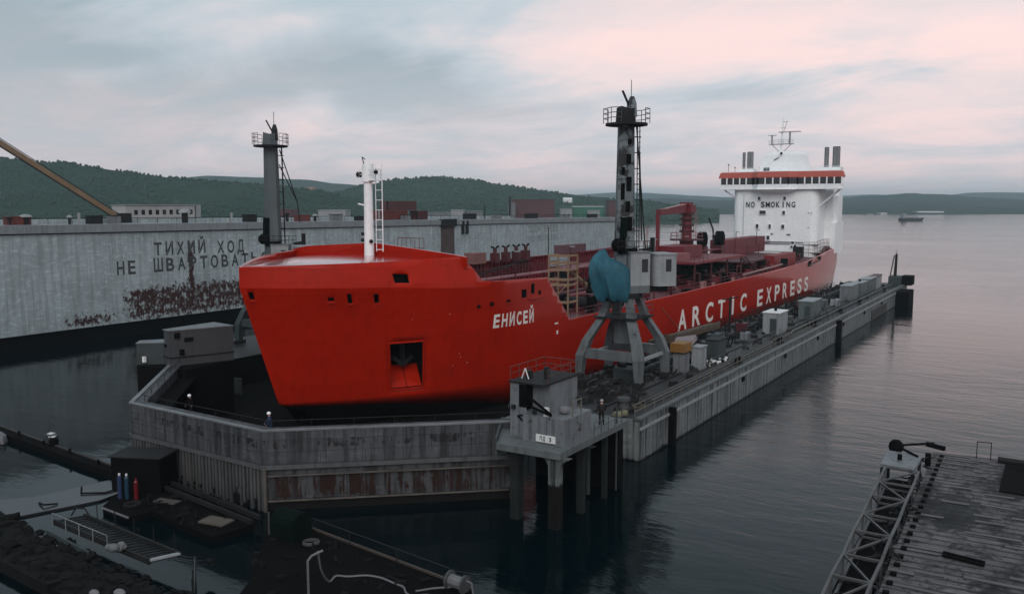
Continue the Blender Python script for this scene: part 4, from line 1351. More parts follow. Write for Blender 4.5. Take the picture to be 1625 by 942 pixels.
# crane rails and pipe runs on the wing deck
MB().b2(-31.3, -31.15, 61, 150, ZT + 0.02, ZT + 0.14).b2(-37.4, -37.25, 61, 150, ZT + 0.02, ZT + 0.14).build("crane_rails", M_dark, dock)
for (x, r, m_) in ((-28.5, 0.14, M_wire), (-29.0, 0.11, M_dark), (-34.4, 0.16, M_dark), (-35.0, 0.1, M_wire)):
    MB().tube([(x, 66, ZT + 0.3), (x, 110, ZT + 0.3), (x - 0.25, 112, ZT + 0.45), (x - 0.25, 188, ZT + 0.45)], r, n=6).build("deck_pipe", m_, dock)
# platform carrying the control house at the corner, on columns with curved brackets
pl = MB().prism([(-35.6, 53.9), (-33.0, 49.2), (-27.9, 49.4), (-27.9, 60.45), (-36.5, 60.45), (-36.5, 55.2)], 2.85, 3.32).build("corner_platform", paint("platform_grey", (0.20, 0.225, 0.235), (0.15, 0.165, 0.17), rust=DRUST, rust_amt=0.2, rough=0.6, streak=0.4), dock)
M_column = wall_material("column_plate", (0.22, 0.25, 0.25), (0.04, 0.042, 0.044), seam=(9, 9), streak=0.9, seams=0, sfreq=3, grime=-20.3 if False else 0.9)
M_dcol = paint("column_dark", (0.035, 0.045, 0.045), (0.018, 0.022, 0.022), rough=0.85, streak=0.6, spec=0.15)
for (x, y, w) in ((-28.6, 50.0, 0.75), (-31.9, 50.2, 0.7), (-28.5, 53.6, 0.5), (-28.5, 57.4, 0.35), (-32.0, 56, 0.5)):
    mb = MB().b2(x - w / 2, x + w / 2, y - w / 2, y + w / 2, -3, 2.85)
    for s_ in (1, -1):          # curved haunch up to the platform
        pr = [(x + s_ * w / 2, y, 2.85), (x + s_ * (w / 2 + 0.85), y, 2.85), (x + s_ * (w / 2 + 0.36), y, 2.62), (x + s_ * (w / 2 + 0.1), y, 2.25), (x + s_ * w / 2, y, 1.7)]
        if w > 0.45:
            mb.loft([[(q[0], q[1] - 0.25, q[2]) for q in pr], [(q[0], q[1] + 0.25, q[2]) for q in pr]])
    mb.build("column", M_column if w in (0.75,) else M_dcol, pl)
MB().b2(-36, -28.4, 59.6, 60.4, -3, 2.8).build("back_wall", M_black, pl)
MB().rail([(-27.95, 54.5, 3.34), (-27.95, 60.3, 3.34)], 1.0, 1.2, 0.035).build("railing", M_wire, pl)
MB().cyl((-29.6, 56.8, -2), (-29.6, 56.8, 2.8), 0.16, n=8).cyl((-28.2, 58.8, -2), (-28.2, 58.8, 4.6), 0.07, n=6).build("drain_pipe", M_teal, pl)
MB().prism([(-36.0, 54.4), (-33.15, 49.25), (-33.0, 49.33), (-35.85, 54.48)], 2.3, 3.7).build("guard_plate", M_teal, pl)

pl.location = (5.7, -12.0, 2.03)
pl.scale = (0.9, 0.9, 0.9)

# mirror platform on the far corner carries two grey deck houses
MB().prism([(-83.2, 60.45), (-83.2, 54.5), (-81.0, 53.0), (-74.9, 54.4), (-74.9, 60.45)], -6.0, 3.3).build("corner_platform", M_black, dock)
far_pl = COL.objects[-1] if False else [o for o in dock.children if o.name.startswith("corner_platform")][-1]
far_pl.location = (6.9, -14.52, 2.45)
far_pl.scale = (0.879, 0.879, 0.879)

# dock bits inside the well
one(MB().box((-72.4, 58.5, 1.15), (1.7, 0.2, 1.7), R(20)), "mesh_panel", paint("mesh_grey", (0.10, 0.12, 0.12), (0.03, 0.035, 0.035), rough=0.7, scale=6), "grey mesh panel leaning in the dark dock well beside the tanker's bow", "panel", (-72.4, 58.5, 0.27))

# control house with roof railing, ladder arm and number board
ch = thing("control_house", "grey control house with roof railing and number board at the dock's corner", "control house", (-31.5, 52.5, 3.32))
MB().b2(-33.3, -31.9, 51.5, 56.4, 3.32, 7.3).b2(-31.9, -30.4, 52.3, 56.4, 3.32, 7.3).build("upper_house", M_cabin, ch)
MB().b2(-33.4, -30.3, 51.4, 56.5, 7.3, 7.42).build("roof", M_dark, ch)
MB().b2(-31.9, -28.4, 51.0, 52.28, 3.32, 5.2).b2(-30.38, -28.4, 52.28, 54.9, 3.32, 5.2).build("lower_house", M_cabin, ch)
MB().rail([(-33.3, 51.5, 7.42), (-33.3, 56.4, 7.42), (-30.4, 56.4, 7.42), (-30.4, 52.0, 7.42)], 1.0, 1.2, 0.03).build("roof_railing", paint("rail_rust", (0.16, 0.07, 0.06), rough=0.7), ch)
MB().b2(-32.5, -31.9, 51.42, 51.52, 5.6, 7.25).b2(-31.91, -31.85, 51.5, 52.3, 5.4, 7.28).build("doorway", M_black, ch)
MB().bar((-31.85, 51.45, 6.5), (-29.5, 50.95, 5.45), 0.1, 0.16).bar((-31.8, 51.4, 5.8), (-29.5, 50.95, 5.4), 0.1, 0.16).build("boom", M_black, ch)
MB().bar((-32.6, 51.4, 4.9), (-31.9, 51.4, 5.1), 0.09).bar((-32.6, 51.4, 4.9), (-32.0, 51.4, 4.5), 0.09).build("bracket", M_black, ch)
for (x, z) in ((-32.9, 5.55), (-30.9, 5.5)):
    MB().box((x, 51.3 if x < -32 else 50.95, z), (0.25, 0.25, 0.3)).build("lamp_box", M_dark, ch)
mb = MB().cyl((-32.6, 53.0, 7.42), (-32.6, 53.0, 8.0), 0.28, n=10).cyl((-31.4, 53.5, 7.42), (-31.4, 53.5, 8.3), 0.22, n=10)
build_each(mb, "vent_cap", M_dark, ch)
MB().tube([(-33.0, 52.6, 7.42), (-32.7, 52.6, 8.2), (-32.4, 52.6, 7.42)], 0.05, n=5).build("lifting_eye", M_sign, ch)
sg = MB().b2(-30.75, -29.15, 50.90, 50.96, 3.42, 3.95).build("sign_board", M_sign, ch)
lettering("ПД 3", 0.95, 0.30, lambda x, z: (-30.42 + x, 50.89, 3.54 + z), "sign_letter", M_ink, sg, bold=0.03, fill=0.8)
for x in (-31.2, -29.9):
    MB().b2(x - 0.02, x + 0.02, 50.975, 51.02, 3.45, 5.1).build("seam", M_wire, ch)
MB().tube([(-28.5, 52.2, 5.2), (-28.5, 52.2, 6.3), (-28.5, 53.5, 6.3), (-28.5, 53.5, 5.2)], 0.05, n=5).tube([(-28.5, 52.2, 5.75), (-28.5, 53.5, 5.75)], 0.04, n=5).build("hand_hoop", M_railp, ch)
one(MB().ball((-29.4, 52.6, 5.5), 0.45, 9, 6, (1.0, 0.8, 0.75)), "canvas_bundle", M_canvas, "white canvas bundle lying on the low roof of the control house", "bundle", (-29.4, 52.6, 5.2), smooth=50)
one(MB().b2(-30.3, -29.95, 51.2, 51.45, 5.2, 5.85), "light_box", M_sign, "small white light box on the low roof beside the canvas bundle", "lamp", (-30.1, 51.3, 5.2))

for nm in ("control_house", "canvas_bundle", "light_box"):      # the house is nine tenths of the first estimate
    o = bpy.data.objects[nm]
    o.scale = (0.9, 0.9, 0.9)
    o.location = {"control_house": (-28.35, 47.25, 5.016), "canvas_bundle": (-26.46, 47.34, 6.70), "light_box": (-27.09, 46.17, 6.70)}[nm]

# two deck houses on the far corner
dh = thing("deck_house", "larger grey steel deck house with dark vents on the dock's far corner", "deck house", (-78, 57.5, 3.3))
bx = MB().prism([(-78.9, 54.9), (-77.6, 54.6), (-75.2, 60.8), (-79.0, 61.3)], 3.3, 7.0).build("house_body", paint("house_grey", (0.10, 0.105, 0.12), (0.075, 0.08, 0.09), rough=0.6, streak=0.35), dh)
MB().prism([(-79.0, 54.8), (-77.5, 54.5), (-75.1, 60.9), (-79.1, 61.4)], 4.15, 4.25).build("band", M_dark, dh)
MB().prism([(-79.0, 54.8), (-77.55, 54.5), (-75.15, 60.9), (-79.1, 61.4)], 7.0, 7.1).build("roof", M_cabin, dh)
for (x, y, z, w) in ((-77.25, 55.3, 6.5, 0.55), (-76.85, 56.4, 6.0, 0.9), (-77.1, 55.7, 4.7, 0.45)):
    MB().box((x, y, z), (0.14, w, 0.4 if w > 0.8 else 0.6), R(-21)).build("vent", M_black, dh)
MB().box((-78.5, 54.75, 5.4), (0.4, 0.14, 0.3), R(-12)).build("vent", M_black, dh)
dh2 = thing("deck_house", "smaller teal grey deck house with a white lamp on the dock's far corner", "deck house", (-82, 54.5, 3.3))
MB().prism([(-82.6, 54.6), (-81.4, 53.3), (-79.4, 55.2), (-80.4, 57.5)], 3.3, 5.55).build("house_body", M_teal, dh2)
MB().prism([(-82.7, 54.6), (-81.4, 53.2), (-79.3, 55.2), (-80.4, 57.6)], 5.55, 5.63).build("roof", M_cabin, dh2)
MB().b2(-80.8, -80.5, 53.5, 53.8, 3.6, 4.2).build("lamp", M_helm, dh2)

dh.location, dh.scale = (-68.56, 50.54, 5.354), (0.879, 0.879, 0.879)
dh2.location, dh2.scale = (-72.08, 47.91, 5.354), (0.879, 0.879, 0.879)

# ------------------------------------------------------------------ portal cranes
def portal_crane(label, tower_mat, steel, tarp, yaw, loc, extras):
    c = thing("portal_crane", label, "crane", loc, group="portal cranes on the dock wings", local=True)
    up = Matrix.Rotation(yaw, 3, "Z")

    def U(x, y, z):
        return up @ Vector((x, y, z))
    for sx in (-1, 1):
        for sy in (-1, 1):
            mb = MB()
            pts = [(3.05 * sx, 3.1 * sy, 0.55, 0.62), (2.95 * sx, 3.0 * sy, 2.6, 0.85), (2.5 * sx, 2.55 * sy, 4.1, 0.80), (1.5 * sx, 1.55 * sy, 6.1, 0.72)]
            rings = []
            for (x, y, z, w) in pts:
                h_ = w / 2
                rings.append([(x - h_, y - h_, z), (x + h_, y - h_, z), (x + h_, y + h_, z), (x - h_, y + h_, z)])
            mb.loft(rings)
            leg = mb.build("leg", steel, c)
            MB().b2(3.05 * sx - 0.28, 3.05 * sx + 0.28, 3.1 * sy - 0.8, 3.1 * sy + 0.8, 0.14, 0.6).build("bogie", M_dark, leg)
            mb = MB()
            rings = []
            for (x, y, z, w) in ((1.5 * sx, 1.5 * sy, 6.25, 0.75), (1.0 * sx, 1.0 * sy, 8.0, 0.55)):
                h_ = w / 2
                rings.append([(x - h_, y - h_, z), (x + h_, y - h_, z), (x + h_, y + h_, z), (x - h_, y + h_, z)])
            mb.loft(rings)
            mb.build("upper_leg", steel, c)
    for s_ in (-1, 1):
        MB().b2(-2.6, 2.6, s_ * 2.85 - 0.3, s_ * 2.85 + 0.3, 2.35, 3.25).build("portal_beam", steel, c)
        MB().bar((s_ * 2.9, -2.6, 2.5), (s_ * 2.9, 2.6, 2.5), 0.22, 0.3).build("side_tie", M_pale, c)
    MB().b2(-2.15, 2.15, -2.15, 2.15, 6.08, 6.24).build("gallery", M_dark, c)
    MB().rail([(-2.1, -2.1, 6.24), (2.1, -2.1, 6.24), (2.1, 2.1, 6.24), (-2.1, 2.1, 6.24), (-2.1, -2.1, 6.24)], 1.0, 1.4, 0.03).build("gallery_railing", M_wire, c)
    MB().b2(-0.7, 0.7, -0.6, 0.7, 3.6, 5.8).build("switch_box", steel, c)
    MB().cyl((0, 0, 8.0), (0, 0, 8.5), 1.75, n=18).build("slewing_ring", M_dark, c)
    # house and cabs
    def ubox(x0, x1, y0, y1, z0, z1):
        ps = [U(x0, y0, 0), U(x1, y0, 0), U(x1, y1, 0), U(x0, y1, 0)]
        return MB().prism([(q.x, q.y) for q in ps], z0, z1)
    ubox(-1.9, 1.9, -1.6, 1.8, 8.5, 9.2).build("turntable", steel, c)
    mh = ubox(-0.1, 1.9, -1.6, 1.5, 9.2, 12.3).build("machine_house", M_pale, c)
    ubox(1.05, 1.65, -1.66, -1.58, 10.5, 11.7).build("window", M_glass, mh)
    ubox(-0.2, 2.0, -1.7, 1.6, 12.3, 12.4).build("roof", M_cabin, mh)
    pts = []
    for k in range(7):
        a = R(180 + 15 * k)
        pts.append((3.1 + 0.7 * math.cos(a), -1.0 + 0.7 * math.sin(a)))
    pts += [(4.6, -1.7), (4.6, 0.9), (2.4, 0.9)]
    pp = [U(x, y, 0) for x, y in pts]
    cb = MB().prism([(q.x, q.y) for q in pp], 9.1, 12.05).build("driver_cab", M_pale, c)
    pp2 = [U(x, y, 0) for x, y in [(x * 1.0 + (x - 3.4) * 0.05, y * 1.05) for x, y in pts]]
    MB().prism([(q.x, q.y) for q in pp2], 12.05, 12.2).build("cab_roof", M_pale, cb)
    ubox(3.5, 4.05, -1.75, -1.68, 10.5, 11.65).build("window", M_glass, cb)
    ubox(4.6, 4.66, -1.2, -0.2, 10.6, 11.5).build("window", M_glass, cb)
    ubox(2.0, 4.2, -0.8, 0.6, 8.5, 9.1).build("cab_bracket", M_dark, cb)
    # tower
    rings = []
    for (z, w, d) in ((9.0, 1.05, 0.95), (12.5, 1.0, 0.9), (24.2, 0.80, 0.72)):
        ps = [U(-w, -d * 0.35, z), U(-w * 0.25, -d, z), U(w * 0.7, -d * 0.8, z), U(w, d * 0.1, z), U(w * 0.6, d, z), U(-w * 0.7, d, z)]
        rings.append(ps)
    tw = MB().loft(rings).build("tower", tower_mat, c)
    rings = []
    for (z, w) in ((24.2, 0.86), (25.75, 0.76)):
        rings.append([U(-w, -0.5, z), U(0.1, -0.8, z), U(w * 0.9, -0.4, z), U(w * 0.9, 0.6, z), U(-w, 0.6, z)])
    rings[1][0].z = 25.85
    rings[1][1].z = 25.6
    MB().loft(rings).build("tower_head", M_dark if tarp else tower_mat, tw)
    hd = MB().loft([[U(0.15, -0.5, 24.9), U(0.85, -0.5, 24.9), U(0.85, 0.5, 24.9), U(0.15, 0.5, 24.9)], [U(0.2, -0.4, 26.2), U(0.8, -0.4, 26.2), U(0.8, 0.4, 26.2), U(0.2, 0.4, 26.2)], [U(0.4, -0.2, 26.8), U(0.65, -0.2, 26.8), U(0.65, 0.2, 26.8), U(0.4, 0.2, 26.8)]]).build("sheave_block", M_tower if tarp else M_dark, tw)
    MB().bar(U(-0.45, 0, 27.3), U(0.2, 0, 26.0), 0.16).build("strut", M_dark, tw)
    MB().cyl(U(0.45, 0, 26.7), U(0.45, 0, 28.3), 0.035, n=5).build("lightning_rod", M_wire, tw)
    if tarp:
        rr = random.Random(3)
        for z, x0, w_, h_ in ((22.6, 0.0, 0.35, 0.5), (21.0, -0.1, 0.45, 0.9), (18.7, -0.05, 0.5, 1.3), (16.6, -0.15, 0.4, 1.0), (15.0, 0.05, 0.5, 1.3), (19.9, -0.62, 0.3, 0.7), (18.0, -0.62, 0.35, 1.5), (13.9, -0.55, 0.4, 0.9)):
            k_ = 1 - 0.2 * (z - 12.5) / 11.7
            yy = (-0.9 * k_ + 0.02) if x0 > -0.4 else (-0.62 * k_)
            q = U(x0 * k_, yy - 0.05, z)
            MB().box((q.x, q.y, q.z), (w_, 0.12, h_), yaw + (R(8) if x0 > -0.4 else R(-38))).build("tower_dark_patch", M_black, tw)  # thin black plates laid on the tower face as dark patches
    pfm = MB().cyl((0, 0, 24.1), (0, 0, 24.3), 2.0, n=14).build("top_platform", M_dark, tw)
    for s_ in (-1, 1):
        q0 = U(s_ * 1.95, -0.9, 24.3)
        q1 = U(s_ * 1.95, 0.9, 24.3)
        q2 = U(s_ * 1.2, -1.5, 24.3)
        q3 = U(s_ * 1.2, 1.5, 24.3)
        MB().rail([q2, q0, q1, q3], 1.35, 0.9, 0.035, mids=2).build("platform_railing", M_wire, tw)
    mb = MB()
    for (y) in (-0.25, 0.25):
        mb.cyl(U(1.35, y, 12.4), U(1.25, y, 24.2), 0.05, n=5)
    for k in range(24):
        z = 12.8 + k * 0.49
        mb.cyl(U(1.35, -0.25, z), U(1.35, 0.25, z), 0.03, n=4)
        if k % 3 == 0:
            mb.bar(U(0.7, 0, z), U(1.5, 0, z), 0.09)
    mb.build("tower_ladder", M_dark, tw)
    MB().ball(U(-0.95, -0.7, 13.0), 0.72, 9, 6).bar(U(-0.9, -0.7, 12.4), U(0.9, -0.7, 12.5), 0.5).build("luffing_motor", M_black, c)
    MB().bar(U(-0.7, -1.1, 13.6), U(-0.6, -1.1, 15.6), 0.5).build("cable_box", M_gdark, tw)
    mb = MB()
    for (a, b) in extras:
        mb.cyl(U(*a), U(*b), 0.07, n=5)
    mb.build("stay_cables", M_dark, tw)
    MB().rail([U(-1.5, -1.7, 12.4), U(2.0, -1.7, 12.4), U(2.6, 0.5, 12.3)], 1.0, 1.0, 0.03).build("house_railing", M_dark, c)
    mb = MB().bar(U(2.2, 1.2, 12.3), U(3.6, 1.2, 12.5), 0.5, 0.4).bar(U(3.4, 1.0, 12.2), U(3.4, 1.0, 13.6), 0.35)
    mb.build("winch", M_dark, c)
    return c, U


CRY = R(50)
c1, U1 = portal_crane("grey portal crane with rust streaked tower and blue tarpaulin over its machinery", M_tower, M_grey, True, CRY, (-34.9, 74.0, ZT),
                      [((1.5, 0.2, 21.6), (1.9, 0.3, 13.4)), ((0.9, -0.3, 24.0), (2.2, 0.1, 12.6))])
c2, U2 = portal_crane("plain grey portal crane behind the tanker's bow with bare machinery platform", M_tower2, M_teal, False, R(-320), (-79.4, 70.6, ZT),
                      [((1.0, 0, 23.8), (2.9, 0.2, 17.4)), ((0.9, 0, 22.0), (2.9, 0.2, 17.4)), ((2.9, 0.2, 17.4), (3.1, 0.2, 15.0))])
c2.scale = (1, 1, 0.975)
# tarpaulin thrown over the near crane's winch: a lumpy folded cover
rnd = random.Random(12)
cen = Vector((-34.9, 74.0, ZT)) + Matrix.Rotation(CRY, 3, "Z") @ Vector((-1.75, -0.9, 0))
corners = [(R(20), 1.0), (R(75), 0.92), (R(140), 1.08), (R(185), 1.12), (R(238), 0.98), (R(292), 1.05), (R(338), 0.94)]
ex_ = Matrix.Rotation(CRY, 3, "Z")


def tarp_r(a, lift):
    """cloth pulled straight from corner to corner of the machinery under it, sagging a little between"""
    for k in range(len(corners)):
        a0, r0 = corners[k]
        a1, r1 = corners[(k + 1) % len(corners)]
        if k == len(corners) - 1:
            a1 += 2 * math.pi
        aa = a if a >= corners[0][0] else a + 2 * math.pi
        if a0 <= aa <= a1:
            p0 = Vector((math.cos(a0), math.sin(a0))) * r0
            p1 = Vector((math.cos(a1), math.sin(a1))) * r1
            d = Vector((math.cos(aa), math.sin(aa)))
            e = p1 - p0
            den_ = d.x * e.y - d.y * e.x
            q = (p0.x * e.y - p0.y * e.x) / den_
            f = (aa - a0) / (a1 - a0)
            return q * (1 - 0.10 * lift * math.sin(math.pi * f))
    return 1.0


rings = []
prof = [(7.85, 1.55, 1.3), (8.1, 1.86, 1.2), (8.6, 2.02, 1.0), (9.2, 2.10, 0.7), (9.8, 2.16, 0.4), (10.4, 2.18, 0.2), (10.9, 2.10, 0.3), (11.3, 1.90, 0.8), (11.65, 1.55, 1.2), (11.9, 1.15, 1.6), (12.1, 0.75, 1.2), (12.2, 0.25, 0.4)]
for z, r, lift in prof:
    ring = []
    for k in range(56):
        a = 2 * math.pi * k / 56
        c_, s_ = math.cos(a), math.sin(a)
        f = tarp_r(a, lift) * (1 - 0.13 * abs(mnoise.noise(Vector((c_ * 3.1 + z * 0.35, s_ * 3.1 - z * 0.2, z * 0.5)))) - 0.10 * abs(mnoise.noise(Vector((c_ * 6.5, s_ * 6.5 + z * 0.5, z * 0.3 + 4)))))
        hem = 0.45 * mnoise.noise(Vector((c_ * 3, s_ * 3, 2.0))) * max(0, 1 - (z - 7.5) / 2)
        dz = 0.35 * mnoise.noise(Vector((c_ * 1.5, s_ * 1.5, 5 + z * 0.3))) + (0.55 * math.cos(a - R(175)) * (z - 10.2) / 2 if z > 10.2 else 0)
        v = ex_ @ Vector((c_ * r * f - 0.22 * (z - 10.0), s_ * r * f * 0.74, 0))
        ring.append(cen + v + Vector((0, 0, z + dz + hem)))
    rings.append(ring)
tp = one(MB().loft(rings), "tarpaulin", M_tarp, "bright blue tarpaulin wrapped round the near crane's winch", "tarpaulin", (cen.x, cen.y, ZT + 7.6), smooth=32)

# thin mast crane on the dock's far end
mc = thing("mast_crane", "slender dark mast crane standing at the dock's seaward end", "crane", (-28.4, 190.5, ZT))
MB().b2(-29.6, -27.4, 188.8, 192.5, ZT, ZT + 2.0).build("crane_base", M_teal, mc)
MB().bar((-28.6, 190.5, ZT + 2.0), (-28.5, 190.5, 9.9), 0.55, 0.55, 0.4).build("mast", M_dark, mc)
MB().bar((-29.5, 190.3, ZT + 2.0), (-28.9, 190.5, 9.6), 0.22).build("boom", M_wire, mc)
MB().cyl((-28.5, 190.5, 9.9), (-28.5, 190.5, 10.8), 0.05, n=5).build("antenna", M_wire, mc)

# ------------------------------------------------------------------ the tall dock moored beyond
KB = 120.0 / 132.5  # scale about the camera that brings the far dock's fitted points nearer


def S(x, y, z):
    """far dock point fitted to image coordinates, then scaled uniformly about the camera"""
    return Vector((x * KB, y * KB, z * KB + 1.912))


def ztb(y):
    return 16.95 - (y - 65) * (1.75 / 210)


BO = S(-132.5, 150, 0)
BO.z = 0
big = thing("floating_dock", "tall grey floating dock wall with peeling rust and painted mooring warning", "dock", BO)


def bl(y):      # image-fitted, unscaled Y -> local coordinate along the wall
    return y * KB - BO.y


M_bw = wall_material("big_wall_plate", (0.33, 0.385, 0.405), (0.22, 0.235, 0.245), tone=1.05, seam=(5.5, 1.3), streak=0.35, seams=0.16, rscale=1.3, rmix=0.8, rust_c=(0.085, 0.033, 0.032),
                     extra_boxes=[(bl(84), bl(123), 1.5, 8.0, 0.262, 2.5, 1.6), (bl(73), bl(85), 1.5, 4.6, 0.235, 3, 1.2), (bl(86), bl(96), 1.5, 5.0, 0.06, 2, 1.5), (bl(97.4), bl(99.3), 2, 14.6, 0.30, 0.7, 1.5), (bl(104), bl(112), 6, 9.5, 0.15, 1.5, 1.2), (bl(60), bl(285), 1.7, 2.2, 0.12, 2, 0.25),
                                  (bl(109), bl(113), 5, 8.5, 0.08, 1, 1), (bl(225), bl(262), 7.5, 10.2, 0.10, 4, 0.8), (bl(40), bl(285), 2, 16, 0.012, 10, 2)])
def strip(y0, y1, zf0, zf1, x0, x1, name, mat, n=12, par=None):
    rings = []
    for i in range(n + 1):
        y = y0 + (y1 - y0) * i / n
        rings.append([S(x0, y, zf0(y)), S(x0, y, zf1(y)), S(x1, y, zf1(y)), S(x1, y, zf0(y))])
    return MB().loft(rings).build(name, mat, par or big)


WB = 0.2
strip(10, 288, lambda y: WB - 0.0, lambda y: ztb(y) - 1.3, -132.5, -138.5, "side_wall", M_bw)
strip(10, 288, lambda y: ztb(y) - 1.28, lambda y: ztb(y), -132.1, -138.9, "top_band", paint("band_grey", (0.33, 0.37, 0.39), (0.27, 0.30, 0.32), rough=0.6, streak=0.3))
strip(10, 288, lambda y: ztb(y) - 1.46, lambda y: ztb(y) - 1.29, -132.42, -138.0, "seam_band", M_dark)
strip(10, 288, lambda y: -5.0, lambda y: WB - 0.02, -132.9, -192, "pontoon", M_black)
strip(10, 288, lambda y: WB, lambda y: ztb(y), -186, -192, "far_side_wall", M_bw)
strip(10, 288, lambda y: ztb(y) + 0.9, lambda y: ztb(y) + 1.0, -138.2, -138.35, "safety_rail", M_dark, n=40)
mb = MB()
for k in range(70):
    y = 12 + k * 4
    q = S(-138.27, y, ztb(y))
    mb.cyl(q, q + Vector((0, 0, 0.92)), 0.05, n=4)
mb.build("rail_posts", M_dark, big)
XW = -132.46
lettering("ТИХИЙ", 10.6 * KB, 2.3 * KB, lambda x, z: S(XW, 91.0, 11.25) + Vector((0, x, z)), "warning_letter", M_oldink, big, bold=0.02, fill=0.68)
lettering("ХОД", 6.2 * KB, 2.3 * KB, lambda x, z: S(XW, 104.2, 11.0) + Vector((0, x, z)), "warning_letter", M_oldink, big, bold=0.02, fill=0.68)
lettering("НЕ", 3.4 * KB, 2.35 * KB, lambda x, z: S(XW, 83.9, 8.35) + Vector((0, x, z)), "warning_letter", M_oldink, big, bold=0.02, fill=0.68)
lettering("ШВАРТОВАТЬСЯ", 27.5 * KB, 2.35 * KB, lambda x, z: S(XW, 90.9, 8.4) + Vector((0, x, z)), "warning_letter", M_oldink, big, bold=0.02, fill=0.68)
lettering("SLOW SPEED", 17.0 * KB, 2.1 * KB, lambda x, z: S(XW, 215, 11.6) + Vector((0, x, z)), "faded_letter", M_faded, big, bold=0.0)
lettering("NO MOORING", 17.5 * KB, 2.0 * KB, lambda x, z: S(XW, 215, 8.9) + Vector((0, x, z)), "faded_letter", M_faded, big, bold=0.0)
# rusted recess and dark fender near the middle of the wall
def wbox(y0, y1, z0, z1, x0, x1, name, mat, par=None):
    a, b = S(x0, y0, z0), S(x1, y1, z1)
    return MB().b2(a.x, b.x, a.y, b.y, a.z, b.z).build(name, mat, par or big)


wbox(172.5, 178.2, 2, 14.2, XW + 0.02, -133, "rusted_stave", paint("stave_rust", (0.16, 0.11, 0.10), (0.08, 0.055, 0.055), rust=DRUST, rust_amt=0.4, rough=0.8, streak=0.5))
wbox(172.2, 178.6, 14.3, 16.2, -131.9, -133, "fender_cap", M_dark)
wbox(181.3, 182.2, 12.2, 15.6, -132.1, -133, "hanging_ladder", M_dark)
wbox(183.2, 184.1, 12.2, 15.6, -132.1, -133, "hanging_ladder", M_dark)

# things standing on the tall dock's wings
def on_big(y, x=-135.5, dz=0.0):
    return S(x, y, ztb(y) + dz)


vent_lab = {45: "mushroom ventilator with broad pale cap beside a red deck locker on the tall dock", 18: "squat dark ventilator with tilted pale plate on the tall dock", 300: "big dark mushroom ventilator at the end of the white barrack", 462: "dark mushroom ventilator behind the far crane's tower on the tall dock", 505: "pale capped ventilator by a low white shed on the tall dock", 116: "slim pale ventilator just right of the red deck locker"}
proto = None
for u, y, h_, r in ((45, 71.0, 1.5, 0.85), (18, 68.5, 1.2, 0.5), (300, 99.7, 2.3, 1.0), (462, 124.3, 1.7, 0.6), (505, 132.2, 1.4, 0.55), (116, 78.0, 1.35, 0.4)):
    q = on_big(y)
    v = thing("ventilator", vent_lab[u], "ventilator", q, group="ventilators along the tall dock")
    MB().cyl(q, q + Vector((0, 0, h_ * 0.75)), r * 0.5, n=10).build("vent_pipe", M_dark, v)
    MB().cyl(q + Vector((0, 0, h_ * 0.72)), q + Vector((0, 0, h_ * 0.86)), r, r * 0.95, n=12).cyl(q + Vector((0, 0, h_ * 0.86)), q + Vector((0, 0, h_)), r * 0.95, r * 0.3, n=12).build("vent_hood", M_pale if u in (45, 505, 116, 300) else M_dark, v)
rnd = random.Random(5)
# low gear strewn along the top: lockers, winches, bollards, each its own thing
kinds = [("deck_locker", M_cont, "low red deck locker"), ("deck_locker", M_cabin, "low grey deck locker"), ("deck_locker", M_dark, "low black deck locker")]
spots = [(70, 0, 3.2, "beside the broad capped ventilator"), (82.5, 2, 2.0, "under the ochre boom's heel"), (86, 1, 1.6, "just before the white barrack"), (115, 2, 2.2, "left of the far crane's tower"), (129, 0, 3.0, "right of the far crane's tower"), (139, 1, 2.4, "near the white ship mast"), (147, 2, 2.8, "at the foot of the red containers"), (163, 1, 2.0, "beyond the red containers"), (190, 2, 4.0, "near the rusted stave"), (203, 1, 3.2, "before the brown store"), (222, 2, 5, "above the faded English warning"), (243, 1, 4, "before the green shed"), (262, 2, 5, "near the wall's seaward end")]
for y, k, w, where in spots:
    q = on_big(y, -136)
    nm, m_, lab = kinds[k]
    lk = thing(nm, f"{lab} on the tall dock {where}", "locker", q, group="deck lockers on the tall dock")
    hh_ = 0.8 + 0.5 * rnd.random()
    MB().box(q + Vector((0, 0, hh_ / 2)), (1.3, w, hh_)).build("locker_body", m_, lk)
    MB().box(q + Vector((0, 0, hh_ + 0.05)), (1.45, w + 0.15, 0.1)).build("lid", M_dark if k else M_cont, lk)
for y, lab in ((64.5, "short tilted white davit at the near end of the tall dock"), (79.6, "thin grey stanchion left of the ochre boom's heel"), (110.2, "thin pale stanchion left of the far crane's tower"), (196.5, "tall thin dark pole left of the brown store")):
    q = on_big(y)
    one(MB().cyl(q, q + Vector((0, 0.6 if y < 66 else 0, 1.7 if y < 190 else 3.4)), 0.22 if y < 120 else 0.12, n=6), "stanchion", M_pale if y < 120 else M_dark, lab, "post", q)
# white barrack on the far wing
def barrack(y0, y1, x, z0, hgt, name, label, n, mat=M_white):
    a, b = S(x, y0, z0), S(x, y1, z0)
    br = thing(name, label, "building", a)
    MB().b2(a.x - 5, a.x, a.y, b.y, a.z, a.z + hgt).build("wall", mat, br)
    MB().b2(a.x - 5.2, a.x + 0.2, a.y - 0.2, b.y + 0.2, a.z + hgt, a.z + hgt + 0.15).build("roof", M_pale, br)
    for k in range(n):
        y = a.y + (b.y - a.y) * (0.14 + 0.8 * k / max(1, n - 1))
        MB().b2(a.x - 0.1, a.x + 0.03, y - 0.42, y + 0.42, a.z + hgt * 0.30, a.z + hgt * 0.66).build("window", M_glass, br)
    return br


